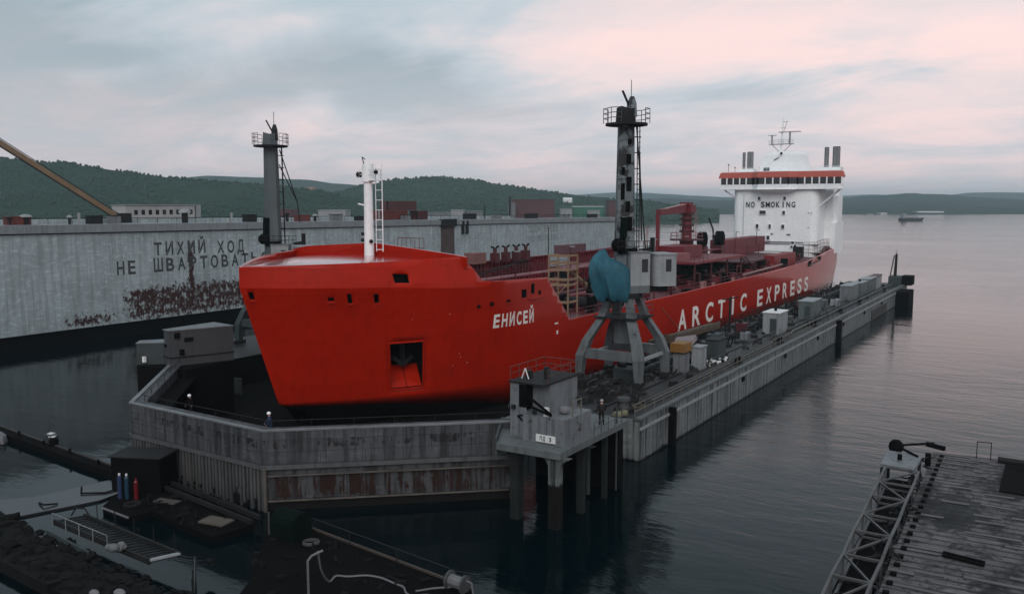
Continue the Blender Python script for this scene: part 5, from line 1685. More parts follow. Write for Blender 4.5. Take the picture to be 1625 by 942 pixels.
barrack(121.7, 141.0, -187.5, 16.5, 2.9, "barrack", "long white barrack with a row of small windows on the tall dock's far wing", 9, paint("barrack_white", (0.55, 0.54, 0.53), (0.45, 0.44, 0.43), rough=0.7))
q = S(-187.5, 141.5, 16.5)
one(MB().b2(q.x - 3, q.x, q.y, q.y + 1.2, q.z, q.z + 3.0), "stair_hut", M_pale, "narrow pale stair hut joined to the right end of the white barrack", "hut", q)
# ochre boom lying up out of frame
a, b = S(-184, 118, 16.6), S(-184, 90.5, 33.5)
bm_ = thing("crane_boom", "long ochre box boom of a crane slanting up from the tall dock", "crane boom", a)
MB().bar(a, b, 0.9, 0.95).build("boom_beam", M_boom, bm_)
MB().bar(a + Vector((0.5, 0.3, 0.55)), b + Vector((0.5, 0.3, 0.55)), 0.12).bar(a + Vector((0.5, -0.4, -0.6)), b + Vector((0.5, -0.4, -0.6)), 0.14).build("boom_rails", M_dark, bm_)
MB().b2(a.x - 1, a.x + 1, a.y - 1, a.y + 2, a.z - 0.8, a.z + 1.2).build("boom_heel", M_dark, bm_)
# containers, sheds
def at_top(u, v, d):
    return at_depth(u, v, d)


def shed(u0, u1, v0, d, name, label, mat, roof=None, depth=14, gable=0.0, z0=2.2, win=0):
    a, b = at_depth(u0, v0, d), at_depth(u1, v0, d)
    zt_ = a.z
    c = (a + b) / 2
    w = (b - a).length
    th = math.atan2(b.y - a.y, b.x - a.x)
    s = thing(name, label, "building", (c.x, c.y, z0))
    nrm = Vector((-math.sin(th), math.cos(th), 0))
    cc = c + nrm * depth / 2
    MB().box((cc.x, cc.y, (z0 + zt_) / 2), (w, depth, zt_ - z0), th).build("wall", mat, s)
    if gable:
        e = Vector((math.cos(th), math.sin(th), 0)) * w / 2
        f = nrm * depth / 2
        c3 = Vector((cc.x, cc.y, zt_))
        MB().loft([[c3 - e * 1.02 - f * 1.04, c3 - e * 1.02 + f * 1.04, c3 - e * 1.02 + Vector((0, 0, gable))], [c3 + e * 1.02 - f * 1.04, c3 + e * 1.02 + f * 1.04, c3 + e * 1.02 + Vector((0, 0, gable))]]).build("roof", roof or mat, s)
    else:
        MB().box((cc.x, cc.y, zt_ + 0.15), (w + 0.5, depth + 0.5, 0.3), th).build("roof", roof or mat, s)
    for k in range(win):
        q = a.lerp(b, (k + 0.6) / (win + 0.2)) - nrm * 0.05
        MB().box((q.x, q.y, zt_ - (zt_ - z0) * 0.32), (w / win * 0.45, 0.2, (zt_ - z0) * 0.16), th).build("window", M_glass, s)
    return s


for k, (y0, y1, dz, lab) in enumerate(((154.5, 165.0, 0, "rust red container on the tall dock, lower one of the stack"), (157.5, 168.5, 2.3, "brown red container on the tall dock, on top of the stack"), (168.8, 173.0, 0, "short dark red container at the right of the container stack"))):
    a = S(-137, y0, ztb(y0) + dz)
    b = S(-137, y1, ztb(y0) + dz + 2.25)
    ct = thing("container", lab, "container", a, group="containers on the tall dock")
    MB().b2(a.x - 2.2, a.x, a.y, b.y, a.z + 0.02, b.z).build("container_body", (M_cont, M_cont2, M_dred)[k], ct)
    mb = MB()
    n = int((b.y - a.y) / 0.5)
    for i in range(n):
        mb.b2(a.x, a.x + 0.06, a.y + 0.25 + i * 0.5, a.y + 0.45 + i * 0.5, a.z + 0.15, b.z - 0.15)
    mb.build("corrugation", (M_cont, M_cont2, M_dred)[k], ct)
    MB().b2(a.x - 0.2, a.x + 0.05, a.y - 0.1, a.y + 0.15, a.z + 0.02, b.z).build("corner_post", M_pale if k == 0 else M_dark, ct)
shed(716, 736, 334, 430, "shed", "pale grey shed on the shore behind the tall dock's rusted stave", M_pale, win=3)
shed(738, 765, 336, 440, "shed", "low pale shed with flat roof next to the pale grey shed", M_cabin, win=2)
shed(664, 716, 338, 450, "shed", "low long grey shed roof between the containers and the pale shed", M_cabin)
shed(505, 548, 334, 430, "shed", "low white shed on the shore right of the far crane's tower", M_pale, win=4)
shed(432, 462, 333, 420, "shed", "low brown shed on the shore behind the far crane's tower", M_cont2)
bs = shed(812, 880, 317, 520, "store_building", "big brown red store building on the shore before the wooded hill", M_cont2, roof=M_cont2, depth=30, win=0)
shed(806, 818, 322, 515, "annex_building", "narrow grey annex joined to the left side of the brown red store", M_cabin)
q = at_depth(809, 312, 512)
one(MB().cyl((q.x, q.y, 2.2), (q.x, q.y, q.z), 0.7, 0.5, n=8), "chimney", M_dark, "thin dark chimney at the left of the brown red store", "chimney", (q.x, q.y, 2.2))
shed(910, 958, 328, 600, "warehouse", "green warehouse with a pale roof edge on the shore", M_green, roof=M_sign, depth=26)
shed(890, 908, 332, 590, "kiosk_building", "small cream building left of the green warehouse", M_pale, win=2)
shed(933, 952, 334, 575, "lean_to", "low pale lean-to in front of the green warehouse", M_pale, depth=5)
shed(966, 990, 319, 560, "silo_building", "dark brown tall building right of the green warehouse", M_cont2)
shed(477, 497, 297, 1020, "house", "pale pink apartment house on the wooded hill slope", paint("pink_render", (0.45, 0.27, 0.25), rough=0.8), z0=20, depth=18)
shed(498, 508, 303, 1015, "house", "low pink annex house below the apartment house on the hill", paint("pink_render", (0.45, 0.27, 0.25)), z0=18, depth=10)
shed(894, 908, 317, 1150, "house", "white house high on the hill above the green warehouse", M_sign, z0=10, depth=12, gable=3)
for u0, u1, v, d, lab in ((1398, 1408, 338, 1540, "tiny white quay shed on the far shore just left of the passing ship"), (1456, 1498, 335.5, 1560, "long low white quay warehouse on the far shore right of the passing ship"), (1562, 1597, 333, 1750, "wide pale quay warehouse on the far shore nearest the frame's end"), (1378, 1386, 339, 1500, "tiny grey quay shed on the far shore near the tanker's stern")):
    shed(u0, u1, v, d, "quay_shed", lab, M_sign if u0 != 1378 else M_pale, z0=-0.5, depth=20)
# green tree clump by the containers
# small ship under way in the bay
q = at_depth(1445, 350, 985)
vs_ = thing("cargo_ship", "small dark cargo ship under way far out on the bay", "ship", (q.x, q.y, 0), local=True)
vs_.rotation_euler = (0, 0, YAW + R(8))
M_sh = paint("small_ship_hull", (0.035, 0.037, 0.045), rough=0.6, bump=0)
MB().loft([[(-15.5, 0, -1), (-15, 0, 3.0), (-15, 0, 3.2), (-15.4, 0, -1)], [(-12, -3, -1), (-13, -3, 3.0), (-13, 3, 3.0), (-12, 3, -1)], [(9, -3, -1), (9, -3, 2.6), (9, 3, 2.6), (9, 3, -1)], [(14, -0.3, -1), (16.5, -0.3, 3.6), (16.5, 0.3, 3.6), (14, 0.3, -1)]]).build("hull", M_sh, vs_)
MB().b2(-11, -6, -2.4, 2.4, 3, 6.2).b2(-10.5, -7.4, -2, 2, 6.2, 8.4).build("deckhouse", M_pale, vs_)
MB().cyl((-8.5, 0, 8.4), (-8.5, 0, 12), 0.25, n=6).build("mast", M_sh, vs_)
MB().cyl((7, 0, 3), (7, 0, 7.5), 0.3, n=6).bar((7, 0, 7), (1, 0, 4.5), 0.3).build("cargo_derrick", M_pale, vs_)
MB().b2(-5, 6, -2.2, 2.2, 2.8, 3.8).build("hatch", M_cabin, vs_)
MB().b2(7.5, 11, -2, 2, 2.8, 4.2).build("deck_store", M_pale, vs_)

# ------------------------------------------------------------------ huts and gear on the near wing
def hut(name, label, x0, x1, y0, y1, h_, mat, roof, door=None, pitch=0.0, chim=False, group="lockers and huts on the dock wing"):
    s = thing(name, label, "hut", ((x0 + x1) / 2, (y0 + y1) / 2, ZT), group=group)
    MB().b2(x0, x1, y0, y1, ZT + 0.02, ZT + h_).build("wall", mat, s)
    MB().box(((x0 + x1) / 2, (y0 + y1) / 2, ZT + h_ + 0.05), (x1 - x0 + 0.2, y1 - y0 + 0.2, 0.1)).build("roof", roof, s)
    if door:
        MB().b2(x0 + (x1 - x0) * 0.45, x0 + (x1 - x0) * 0.85, y0 - 0.05, y0 + 0.02, ZT + 0.1, ZT + h_ * 0.75).build("door", door, s)
    if chim:
        build_each(MB().cyl(((x0 + x1) / 2, (y0 + y1) / 2, ZT + h_), ((x0 + x1) / 2, (y0 + y1) / 2, ZT + h_ + 0.5), 0.18, n=8), "vent_cap", M_black, s)
    return s


M_hutw = paint("hut_white", (0.40, 0.43, 0.45), (0.32, 0.35, 0.37), rust=RUST, rust_amt=0.15, rough=0.6, streak=0.3)
M_hutt = paint("hut_teal", (0.17, 0.215, 0.215), (0.12, 0.155, 0.155), rust=DRUST, rust_amt=0.25, rough=0.6, streak=0.4)
hut("switch_cabinet", "tall pale steel cabinet with a dark lamp right of the crane's rear leg", -31.2, -30.2, 82.4, 84.0, 2.3, M_hutw, M_hutw)
hut("switch_cabinet", "narrow grey steel cabinet beneath the ochre sheet beside the crane", -32.2, -31.0, 79.9, 81.3, 2.0, M_cabin, M_dark)
hut("tool_hut", "dark slatted tool cage beyond the tall pale cabinet", -31.4, -30.0, 87.0, 89.6, 2.4, M_teal, M_dark)
hut("watch_hut", "large pale hut with a teal door midway along the dock wing", -32.2, -30.1, 110.4, 114.5, 2.75, M_hutw, M_sign, M_teal, chim=True)
hut("watch_hut", "teal grey hut with pale roof second along the dock wing", -32.0, -30.0, 127.4, 133.0, 2.6, M_hutt, M_hutw, M_teal)
hut("watch_hut", "grey hut with a bright pale side, first of the seaward row", -32.0, -30.2, 155.0, 161.5, 2.6, M_cabin, M_hutw)
hut("watch_hut", "grey hut with dark chimney, second of the seaward row", -32.0, -30.2, 164, 170.5, 2.4, M_hutt, M_hutw, chim=True)
hut("watch_hut", "wide greenish hut in the middle of the seaward row", -32.2, -30.2, 171.8, 178.8, 2.5, M_hutt, M_hutw)
hut("watch_hut", "pale hut with dark red roof in the seaward row", -32.0, -30.2, 180.2, 184.6, 2.4, M_hutw, M_dred)
hut("watch_hut", "small dark roofed hut beside the mast crane", -32.2, -30.8, 186.2, 188.4, 2.3, M_hutw, M_dark)
one(MB().b2(-27.6, -25.6, 191.5, 195.9, ZT + 0.02, ZT + 1.9), "end_shelter", M_black, "black plated shelter on the very end of the dock wing", "shelter", (-26.4, 193, ZT))
# ochre sheet over a crate, teal canvas roll, timber boom
one(MB().b2(-32.4, -30.9, 79.6, 81.6, ZT + 2.12, ZT + 3.0), "ochre_crate", M_yel, "ochre yellow crate on the narrow cabinet beside the crane", "crate", (-31.6, 80.6, ZT + 2.12))
one(MB().loft([[(-32.6, 81.0, ZT + 2.6), (-30.9, 81.8, ZT + 2.6), (-31.2, 84.0, ZT + 2.9), (-33.4, 83.4, ZT + 2.9)], [(-32.6, 81.2, ZT + 2.8), (-31.1, 81.9, ZT + 3.1), (-31.3, 83.8, ZT + 3.4), (-33.2, 83.4, ZT + 3.05)]]), "canvas_sheet", paint("canvas_pink", (0.42, 0.33, 0.34), rough=0.8), "pinkish canvas sheet heaped behind the ochre crate", "sheet", (-32, 82.4, ZT + 2.6))
tb = thing("timber_gangway", "long brown timber gangway slung between the dock and the tanker's side", "gangway", (-37.0, 96, ZT))
MB().bar((-38.1, 88.6, 4.6), (-36.6, 104.8, 4.75), 1.3, 0.55).build("beam", M_wood, tb)
MB().bar((-37.45, 88.7, 4.95), (-36.0, 104.7, 5.15), 0.12, 0.3).build("toe_board", M_board, tb)
rnd = random.Random(9)
mb = MB()
for k in range(16):
    y = 88.2 + rnd.random() * 3.2
    mb.bar((-38.4 + rnd.random() * 0.8, y, 4.8), (-37.2 + rnd.random() * 0.8, y + rnd.uniform(-0.8, 0.8), 5.2 + rnd.random() * 0.35), 0.14)
mb.build("brushwood_fender", M_wood, tb)
for y in (91, 97.5, 103.5):
    MB().b2(-37.9, -36.6, y - 0.2, y + 0.2, ZT + 0.02, 4.4).build("trestle", M_dark, tb)
# thin dark jib post against the lettering
jp = thing("davit_post", "thin dark davit post standing before the tanker's white side lettering", "davit", (-36.5, 110.1, ZT))
MB().cyl((-36.5, 110.1, ZT), (-36.5, 110.1, 7.9), 0.16, n=7).build("post", M_dark, jp)
MB().bar((-37.3, 109.4, 7.6), (-35.6, 110.9, 7.9), 0.14).build("arm", M_dark, jp)
# mooring bollards along the outer edge: alike, so one label
bol = thing("mooring_bollard", "black twin mooring bollard on the dock wing", "bollard", (0, 0, 0), group="twin bollards on the dock wing", local=True)
for s_ in (-0.4, 0.4):
    MB().cyl((0, s_, 0.02), (0, s_, 0.65), 0.17, n=10).cyl((0, s_, 0.65), (0, s_, 0.75), 0.24, 0.2, n=10).build("post", M_black, bol)
MB().b2(-0.35, 0.35, -0.8, 0.8, 0.02, 0.1).build("base_plate", M_dark, bol)
for k, y in enumerate((88, 104, 121, 138, 152, 176)):
    if k == 0:
        bol.location = (-28.2, y, ZT)
    else:
        copy_tree(bol, (-28.2, y, ZT))
# winches, drums and crates under and beyond the crane
def capstan(label, x, y, s_):
    c = thing("capstan", label, "capstan", (x, y, ZT), group="capstans on the dock wing")
    MB().cyl((x, y, ZT + 0.02), (x, y, ZT + 0.25 * s_), 0.7 * s_, n=12).build("base", M_dark, c)
    MB().cyl((x, y, ZT + 0.25 * s_), (x, y, ZT + 0.8 * s_), 0.35 * s_, 0.3 * s_, n=12).cyl((x, y, ZT + 0.8 * s_), (x, y, ZT + 1.05 * s_), 0.5 * s_, n=12).build("drum", M_wire, c)
    return c


capstan("grey capstan near the corner of the control house platform", -29.4, 62.5, 1.1)
capstan("dark capstan by the dock rail beyond the crane's rear leg", -33.5, 93.0, 1.2)
capstan("dark capstan between the pale hut and the teal grey hut", -31.5, 120.5, 1.2)
rnd = random.Random(21)
gear = [(-33.0, 66.5, 0.9, 1.3, 0.7, M_dark, "dark steel tool chest behind the control house"), (-36.6, 69.0, 1.6, 2.2, 0.9, M_dark, "broad dark pump unit between the crane's front legs"), (-34.4, 73.6, 1.8, 2.0, 1.3, M_teal, "teal winch casing under the crane's portal"), (-36.0, 79.5, 1.6, 2.4, 1.0, M_black, "black machine crate behind the crane's rear legs"), (-33.6, 86.0, 1.2, 1.6, 0.8, M_dred, "dull red crate beside the slatted tool cage"), (-34.6, 99.0, 1.4, 2.4, 1.3, M_teal, "teal pump casing near the timber gangway's end"), (-32.6, 104.5, 1.0, 1.4, 0.9, M_cabin, "grey valve crate before the large pale hut"), (-34.2, 108.3, 1.3, 1.6, 1.5, M_dred, "dull red machine frame left of the large pale hut"), (-34.0, 118.0, 1.4, 2.4, 1.2, M_dark, "dark machine crate after the large pale hut"), (-34.6, 124.0, 1.2, 2.0, 1.1, M_cont2, "mauve brown crate before the teal grey hut"), (-34.0, 139.0, 1.4, 3.0, 1.6, M_cont2, "mauve brown machine housing after the teal grey hut"), (-32.0, 142.5, 1.0, 2.6, 1.4, M_hutt, "teal grey crate seaward of the teal grey hut"), (-31.2, 148.0, 1.2, 2.2, 1.0, M_hutw, "pale crate before the seaward row of huts")]
for (x, y, w, d, h_, m_, lab) in gear:
    g = thing("machine_crate", lab, "crate", (x, y, ZT), group="crates and machines on the dock wing")
    MB().box((x, y, ZT + 0.02 + h_ / 2), (w, d, h_), R(rnd.uniform(-8, 8))).build("casing", m_, g)
    MB().cyl((x - w * 0.2, y, ZT + h_), (x - w * 0.2, y, ZT + h_ + 0.35), w * 0.22, n=9).build("filler_cap", M_dark, g)
    MB().tube([(x + w * 0.5, y - d * 0.3, ZT + 0.2), (x + w * 0.62, y - d * 0.3, ZT + h_ * 0.8), (x + w * 0.62, y + d * 0.4, ZT + h_ * 0.8)], 0.06, n=5).build("hand_pipe", M_wire, g)
# loose gear: hoses, coiled rope, small lamps
def coil(label, x, y, z, r, mat, n=3):
    pts = []
    for k in range(n * 14 + 1):
        a = 2 * math.pi * k / 14
        rr = r * (1 + 0.12 * math.sin(k * 0.9))
        pts.append((x + rr * math.cos(a), y + rr * math.sin(a), z + 0.06 + 0.05 * (k // 14)))
    return one(MB().tube(pts, 0.05, 5), "rope_coil", mat, label, "rope", (x, y, z))


coil("coiled pale rope on the dock wing beside the capstan nearest the control house", -28.9, 64.4, ZT, 0.5, M_board)
coil("coiled grey hose on the dock wing behind the tall pale cabinet", -33.4, 90.6, ZT, 0.6, M_wire)
one(MB().ball((-28.7, 60.0, ZT + 0.35), 0.42, 9, 6, (1, 1.4, 0.7)).ball((-28.5, 60.9, ZT + 0.3), 0.3, 8, 5), "yellow_net", paint("net_yellow", (0.30, 0.28, 0.17), rough=0.9), "dull yellow heap of netting at the dock wing's landward end", "netting", (-28.7, 60.2, ZT), smooth=50)
rnd = random.Random(4)
mb = MB()
for k in range(1000):
    x, y = rnd.uniform(-38.4, -32.0 if k % 5 else -28.4), rnd.uniform(62, 84) if k < 260 else rnd.uniform(84, 188)
    z = ZT + 0.03
    if k % 3 == 0:
        mb.bar((x, y, z), (x + rnd.uniform(-0.9, 0.9), y + rnd.uniform(-1.2, 1.2), z + rnd.uniform(0.1, 1.3)), rnd.uniform(0.05, 0.14))
    else:
        mb.box((x, y, z + 0.12), (rnd.uniform(0.15, 0.9), rnd.uniform(0.15, 1.0), rnd.uniform(0.1, 0.85)), rnd.uniform(0, 3), rnd.uniform(0.5, 0.95))
o = mb.build("scrap_debris", M_dark)
o["kind"] = "stuff"
o["label"] = "loose dark scrap littering the dock wing around the crane's legs"
# thin lamp and cable posts along the wing
rnd = random.Random(52)
for k, y in enumerate((90.5, 101.5, 122.8, 135.5, 144.5, 152.0, 163.0)):
    lab = ("first", "second", "third", "fourth", "fifth", "sixth", "seventh")[k] + " thin dark cable post from the crane on the dock wing"
    x = -33.2 + rnd.uniform(-0.6, 0.6)
    cp_ = thing("cable_post", lab, "post", (x, y, ZT), group="cable posts on the dock wing")
    h_ = rnd.uniform(2.2, 3.6)
    MB().cyl((x, y, ZT), (x, y, ZT + h_), 0.07, n=6).build("post", M_dark, cp_)
    MB().bar((x - 0.4, y, ZT + h_), (x + 0.4, y, ZT + h_), 0.09).build("cross_arm", M_dark, cp_)
# pale debris between the cabinets
mb = MB()
for k in range(26):
    x, y = rnd.uniform(-30.6, -29.2), rnd.uniform(84.6, 88.2)
    mb.ball((x, y, ZT + 0.1 + rnd.random() * 0.5), rnd.uniform(0.08, 0.2), 6, 4)
o = mb.build("rag_heap", M_sign)
o["kind"] = "stuff"
o["label"] = "pale rags heaped beside the tall pale cabinet"

# ------------------------------------------------------------------ people
def person(label, loc, face, overall, helmet, lean=0.0, arms=0.25):
    """one skinned body: feet at loc"""
    pr = thing("person", label, "person", loc, local=True)
    J = {"pel": (0, 0, 0.95, .15), "spi": (0, lean * 0.3, 1.18, .155), "che": (0, lean * 0.7, 1.40, .165), "nek": (0, lean, 1.53, .065), "hd": (0, lean + 0.02, 1.64, .095), "hd2": (0, lean + 0.02, 1.72, .09)}
    E_ = [("pel", "spi"), ("spi", "che"), ("che", "nek"), ("nek", "hd"), ("hd", "hd2")]
    for s_, k in ((-1, "l"), (1, "r")):
        J["hip" + k] = (s_ * 0.10, 0, 0.90, .115)
        J["kne" + k] = (s_ * 0.12, 0.03, 0.50, .085)
        J["ank" + k] = (s_ * 0.13, 0, 0.09, .06)
        J["toe" + k] = (s_ * 0.14, 0.17, 0.045, .045)
        J["sho" + k] = (s_ * 0.20, lean * 0.8, 1.43, .075)
        J["elb" + k] = (s_ * 0.29, lean * 0.7 + arms * 0.4, 1.17, .055)
        J["wri" + k] = (s_ * 0.26, lean * 0.6 + arms * 1.3, 1.02, .042)
        J["han" + k] = (s_ * 0.24, lean * 0.6 + arms * 1.6, 0.94, .045)
        E_ += [("pel", "hip" + k), ("hip" + k, "kne" + k), ("kne" + k, "ank" + k), ("ank" + k, "toe" + k), ("che", "sho" + k), ("sho" + k, "elb" + k), ("elb" + k, "wri" + k), ("wri" + k, "han" + k)]
    ks = list(J)
    me = bpy.data.meshes.new("body")
    me.from_pydata([J[k][:3] for k in ks], [(ks.index(a), ks.index(b)) for a, b in E_], [])
    ob = bpy.data.objects.new("body", me)
    COL.objects.link(ob)
    md = ob.modifiers.new("skin", "SKIN")
    for k, v in zip(ks, me.skin_vertices[0].data):
        v.radius = (J[k][3], J[k][3])
        v.use_root = k == "pel"
    sb = ob.modifiers.new("subdivision", "SUBSURF")
    sb.levels = sb.render_levels = 1
    bpy.context.view_layer.update()
    me2 = bpy.data.meshes.new_from_object(ob.evaluated_get(bpy.context.evaluated_depsgraph_get()))
    me2.name = "body"
    ob.modifiers.clear()
    ob.data = me2
    me2.materials.clear()
    me2.materials.append(overall)
    me2.materials.append(M_skin)
    for pg in me2.polygons:
        c = pg.center
        pg.material_index = 1 if (c.z > 1.53 or (c.z < 1.0 and abs(c.x) > 0.18 and c.y > arms)) else 0
        pg.use_smooth = True
    ob.parent = pr
    rings = []
    for z, r in ((1.69, 0.125), (1.72, 0.128), (1.78, 0.112), (1.83, 0.06), (1.845, 0.01)):
        rings.append([(r * math.cos(a * math.pi / 6), lean + 0.02 + r * 1.1 * math.sin(a * math.pi / 6), z) for a in range(12)])
    MB().loft(rings).build("helmet", helmet, pr, smooth=50)
    pr.rotation_euler = (0, 0, face)
    return pr


# a steel walkway inside the bow wall lets the crew stand just behind the rail
wkp = [(q.x, q.y) for q in offset_line(1.12)] + [(q.x, q.y) for q in reversed(offset_line(2.6))]
MB().prism(wkp, 4.42, 4.56).build("bow_walkway", M_black, dock)
person("person in blue overalls and white helmet standing behind the dock's front wall", (-44.0, 38.35, 4.56), R(150), M_navy, M_helm, 0.05, 0.2)
person("person in dark clothes and white helmet behind the dock's angled front rail", (-53.1, 38.9, 4.56), R(200), M_black, M_helm, 0.1, 0.15)
person("person in dark teal overalls standing beside the control house wall", (-31.9, 49.6, 5.016), R(160), M_teal, M_dark, 0.0, 0.1)
person("person in dark overalls and pale helmet walking on the platform behind the control house", (-26.0, 51.8, 5.03), R(30), M_dark, M_pale, 0.05, 0.2)

# ------------------------------------------------------------------ near water: pontoons, stages, quay, barge
# dark floating boom leading to the work stage
fb = thing("floating_walkway", "narrow dark floating walkway leading across the water to the gas cylinders", "walkway", (-70, 37.2, 0))
MB().bar((-99, 38.9, 0.18), (-57.0, 35.9, 0.18), 0.95, 0.62).build("pontoon", M_black, fb)
MB().bar((-99, 39.35, 0.53), (-57.0, 36.35, 0.53), 0.16, 0.10).build("edge_beam", paint("beam_brown", (0.06, 0.05, 0.048), rough=0.7), fb)
for k in range(9):
    q = Vector((-96 + k * 4.4, 38.7 - k * 0.314, 0.5))
    MB().cyl(q, q + Vector((0, 0, 0.35 + 0.1 * (k % 2))), 0.11, n=7).build("bollard", M_black, fb)
pm_ = thing("pump_unit", "small pale pump on the dark floating walkway", "pump", (-69.6, 37.5, 0.5))
MB().box((-69.6, 37.5, 0.85), (1.1, 0.7, 0.7), R(-5)).build("casing", M_teal, pm_)
MB().box((-69.8, 37.6, 1.24), (0.5, 0.35, 0.08), R(20)).build("lid", M_sign, pm_)
MB().box((-69.1, 37.3, 1.15), (0.5, 0.3, 0.08), R(30)).build("chute", M_sign, pm_)
MB().cyl((-68.8, 37.2, 0.5), (-68.8, 37.2, 1.0), 0.35, n=9).build("motor", M_black, pm_)


def skiff(label, c, rz, s_):
    k = thing("skiff", label, "boat", c, group="white skiffs beside the floating walkway", local=True)
    rings = []
    for x, w, h_ in ((-2.0, 0.72, 0.42), (-1, 0.82, 0.46), (0.2, 0.85, 0.48), (1.2, 0.68, 0.5), (1.9, 0.35, 0.56), (2.3, 0.03, 0.62)):
        rings.append([(x * s_, -w * s_, 0.0), (x * s_, -w * 0.72 * s_, h_ * 0.72 * s_), (x * s_, 0, h_ * s_), (x * s_, w * 0.72 * s_, h_ * 0.72 * s_), (x * s_, w * s_, 0.0)])
    MB().loft(rings, closed=True).build("upturned_hull", M_canvas, k, smooth=40)
    MB().bar((-2.0 * s_, 0, 0.43 * s_), (2.2 * s_, 0, 0.6 * s_), 0.08).build("keel", M_cabin, k)
    k.rotation_euler = (0, 0, rz)
    return k


skiff("upturned white skiff nearest the floating walkway", (-77.0, 36.4, 0.04), R(-10), 1.25)
skiff("smaller upturned white skiff lying in front of the larger one", (-75.6, 34.6, 0.04), R(-4), 0.9)
# pale flooded pontoon
fp = thing("flooded_pontoon", "pale pinkish pontoon deck lying almost awash in the dark water", "pontoon", (-57, 31, 0))
MB().prism([(-61.5, 26.9), (-55.9, 27.2), (-54.2, 32.2), (-54.6, 34.8), (-57.6, 35.4), (-58.6, 30.2)], -0.6, 0.14).build("wet_deck", paint("wet_concrete", (0.045, 0.038, 0.046), (0.022, 0.019, 0.023), rough=0.25, scale=0.4), fp)
MB().tube([(-57.7, 33, 0.2), (-56.4, 32.2, 0.22), (-55.2, 33.2, 0.2), (-55.0, 34.4, 0.22)], 0.06, 5).tube([(-57.0, 29.6, 0.2), (-56.1, 29.4, 0.3), (-55.8, 30.2, 0.2)], 0.06, 5).build("slack_rope", M_black, fp)
# work stage along the dock's foot, with shed and cylinders
st = thing("work_stage", "dark low timber work stage floating at the foot of the dock's bow", "stage", (-47, 34, 0))
MB().prism([(-57.5, 36.9), (-55.0, 34.9), (-52.2, 31.2), (-49.0, 31.0), (-48.6, 32.4), (-41.8, 31.7), (-41.3, 34.4), (-50.5, 36.0)], -0.5, 0.42).build("stage_deck", M_black, st)
MB().bar((-52.1, 31.1, 0.36), (-49.0, 30.95, 0.36), 0.08, 0.10).build("pale_edge", M_canvas, st)
mb = MB()
for (y, z) in ((35.55, 0.75), (34.9, 0.65)):
    mb.bar((-52, y + 0.5, z), (-41.2, y - 0.7, z), 0.22, 0.26)
mb.build("long_beams", M_dark, st)
MB().rail([(-50.5, 35.8, 0.42), (-41.6, 34.3, 0.42)], 0.9, 3.0, 0.04, mids=0).build("railing", M_dark, st)
one(MB().box((-43.4, 33.3, 0.55), (1.9, 1.15, 0.10), R(10)), "plank_sheet", M_board, "pale board sheet lying on the dark work stage", "board", (-43.4, 33.3, 0.45))
one(MB().box((-49.2, 33.9, 0.52), (1.7, 0.7, 0.08), R(14)), "plank_sheet", paint("board_dim", (0.12, 0.10, 0.095), rough=0.8), "dull brown board lying on the work stage near the black shed", "board", (-49.2, 33.9, 0.45))
sd_ = thing("work_shed", "black open-fronted work shed standing on the stage behind gas cylinders", "shed", (-53.4, 34.4, 0.42))
MB().box((-53.2, 35.0, 1.65), (3.6, 2.2, 2.4), R(25)).build("wall", M_black, sd_)
MB().box((-53.2, 35.0, 2.9), (3.9, 2.5, 0.1), R(25)).build("roof", M_dark, sd_)
MB().box((-51.7, 35.4, 2.6), (0.16, 0.16, 0.16)).build("lamp", M_helm, sd_)
def cyl_gas(label, x, y, m_, h_, cap):
    g = thing("gas_cylinder", label, "gas cylinder", (x, y, 0.42), group="gas cylinders before the black shed")
    MB().cyl((x, y, 0.42), (x, y, 0.42 + h_), 0.15, n=12).cyl((x, y, 0.42 + h_), (x, y, 0.42 + h_ + 0.14), 0.15, 0.06, n=12).build("bottle", m_, g, smooth=40)
    MB().cyl((x, y, 0.56 + h_), (x, y, 0.70 + h_), 0.075, n=8).build("valve_cap", cap, g)


cyl_gas("dark navy gas cylinder with a white cap, first of the row", -52.65, 32.75, M_navy, 1.45, M_sign)
cyl_gas("light blue gas cylinder with a white cap in the middle of the row", -52.15, 32.95, M_bluecyl, 1.45, M_sign)
cyl_gas("short bright red gas cylinder beside the blue one", -51.5, 33.2, M_redcyl, 1.2, M_redcyl)
# rubble quay running out of frame
qm = MB().prism([(-66, 28.2), (-57.5, 27.0), (-51.7, 26.0), (-44.6, 25.3), (-38.2, 24.9), (-33.4, 26.3), (-31.2, 24.8), (-31.5, 21), (-41, 22.4), (-48.5, 22.8), (-54, 23.2), (-66, 24.2)], -1.5, 0.65)
qy = thing("quay", "dark rubble quay along the water below the slatted gangway", "quay", (-45, 24.5, 0))
qm.build("quay_deck", M_rubble, qy)
rnd = random.Random(8)
mb = MB()
for k in range(700):
    f = rnd.random()
    x = -64 + f * 31
    y = 25.2 - 1.2 * f + rnd.uniform(-1.7, 1.7)
    s_ = 0.08 + 0.36 * rnd.random() ** 2
    n0 = len(mb.v)
    mb.ball((x, y, 0.6 + s_ * 0.1), s_, 6, 4, (rnd.uniform(0.7, 1.9), rnd.uniform(0.7, 1.4), rnd.uniform(0.3, 0.8)))
    for q in range(n0, len(mb.v)):
        mb.v[q] = tuple(c_ + rnd.uniform(-0.3, 0.3) * s_ for c_ in mb.v[q])
o = mb.build("rubble", M_rubble)
o["kind"] = "stuff"
o["label"] = "dark stones heaped on the quay"
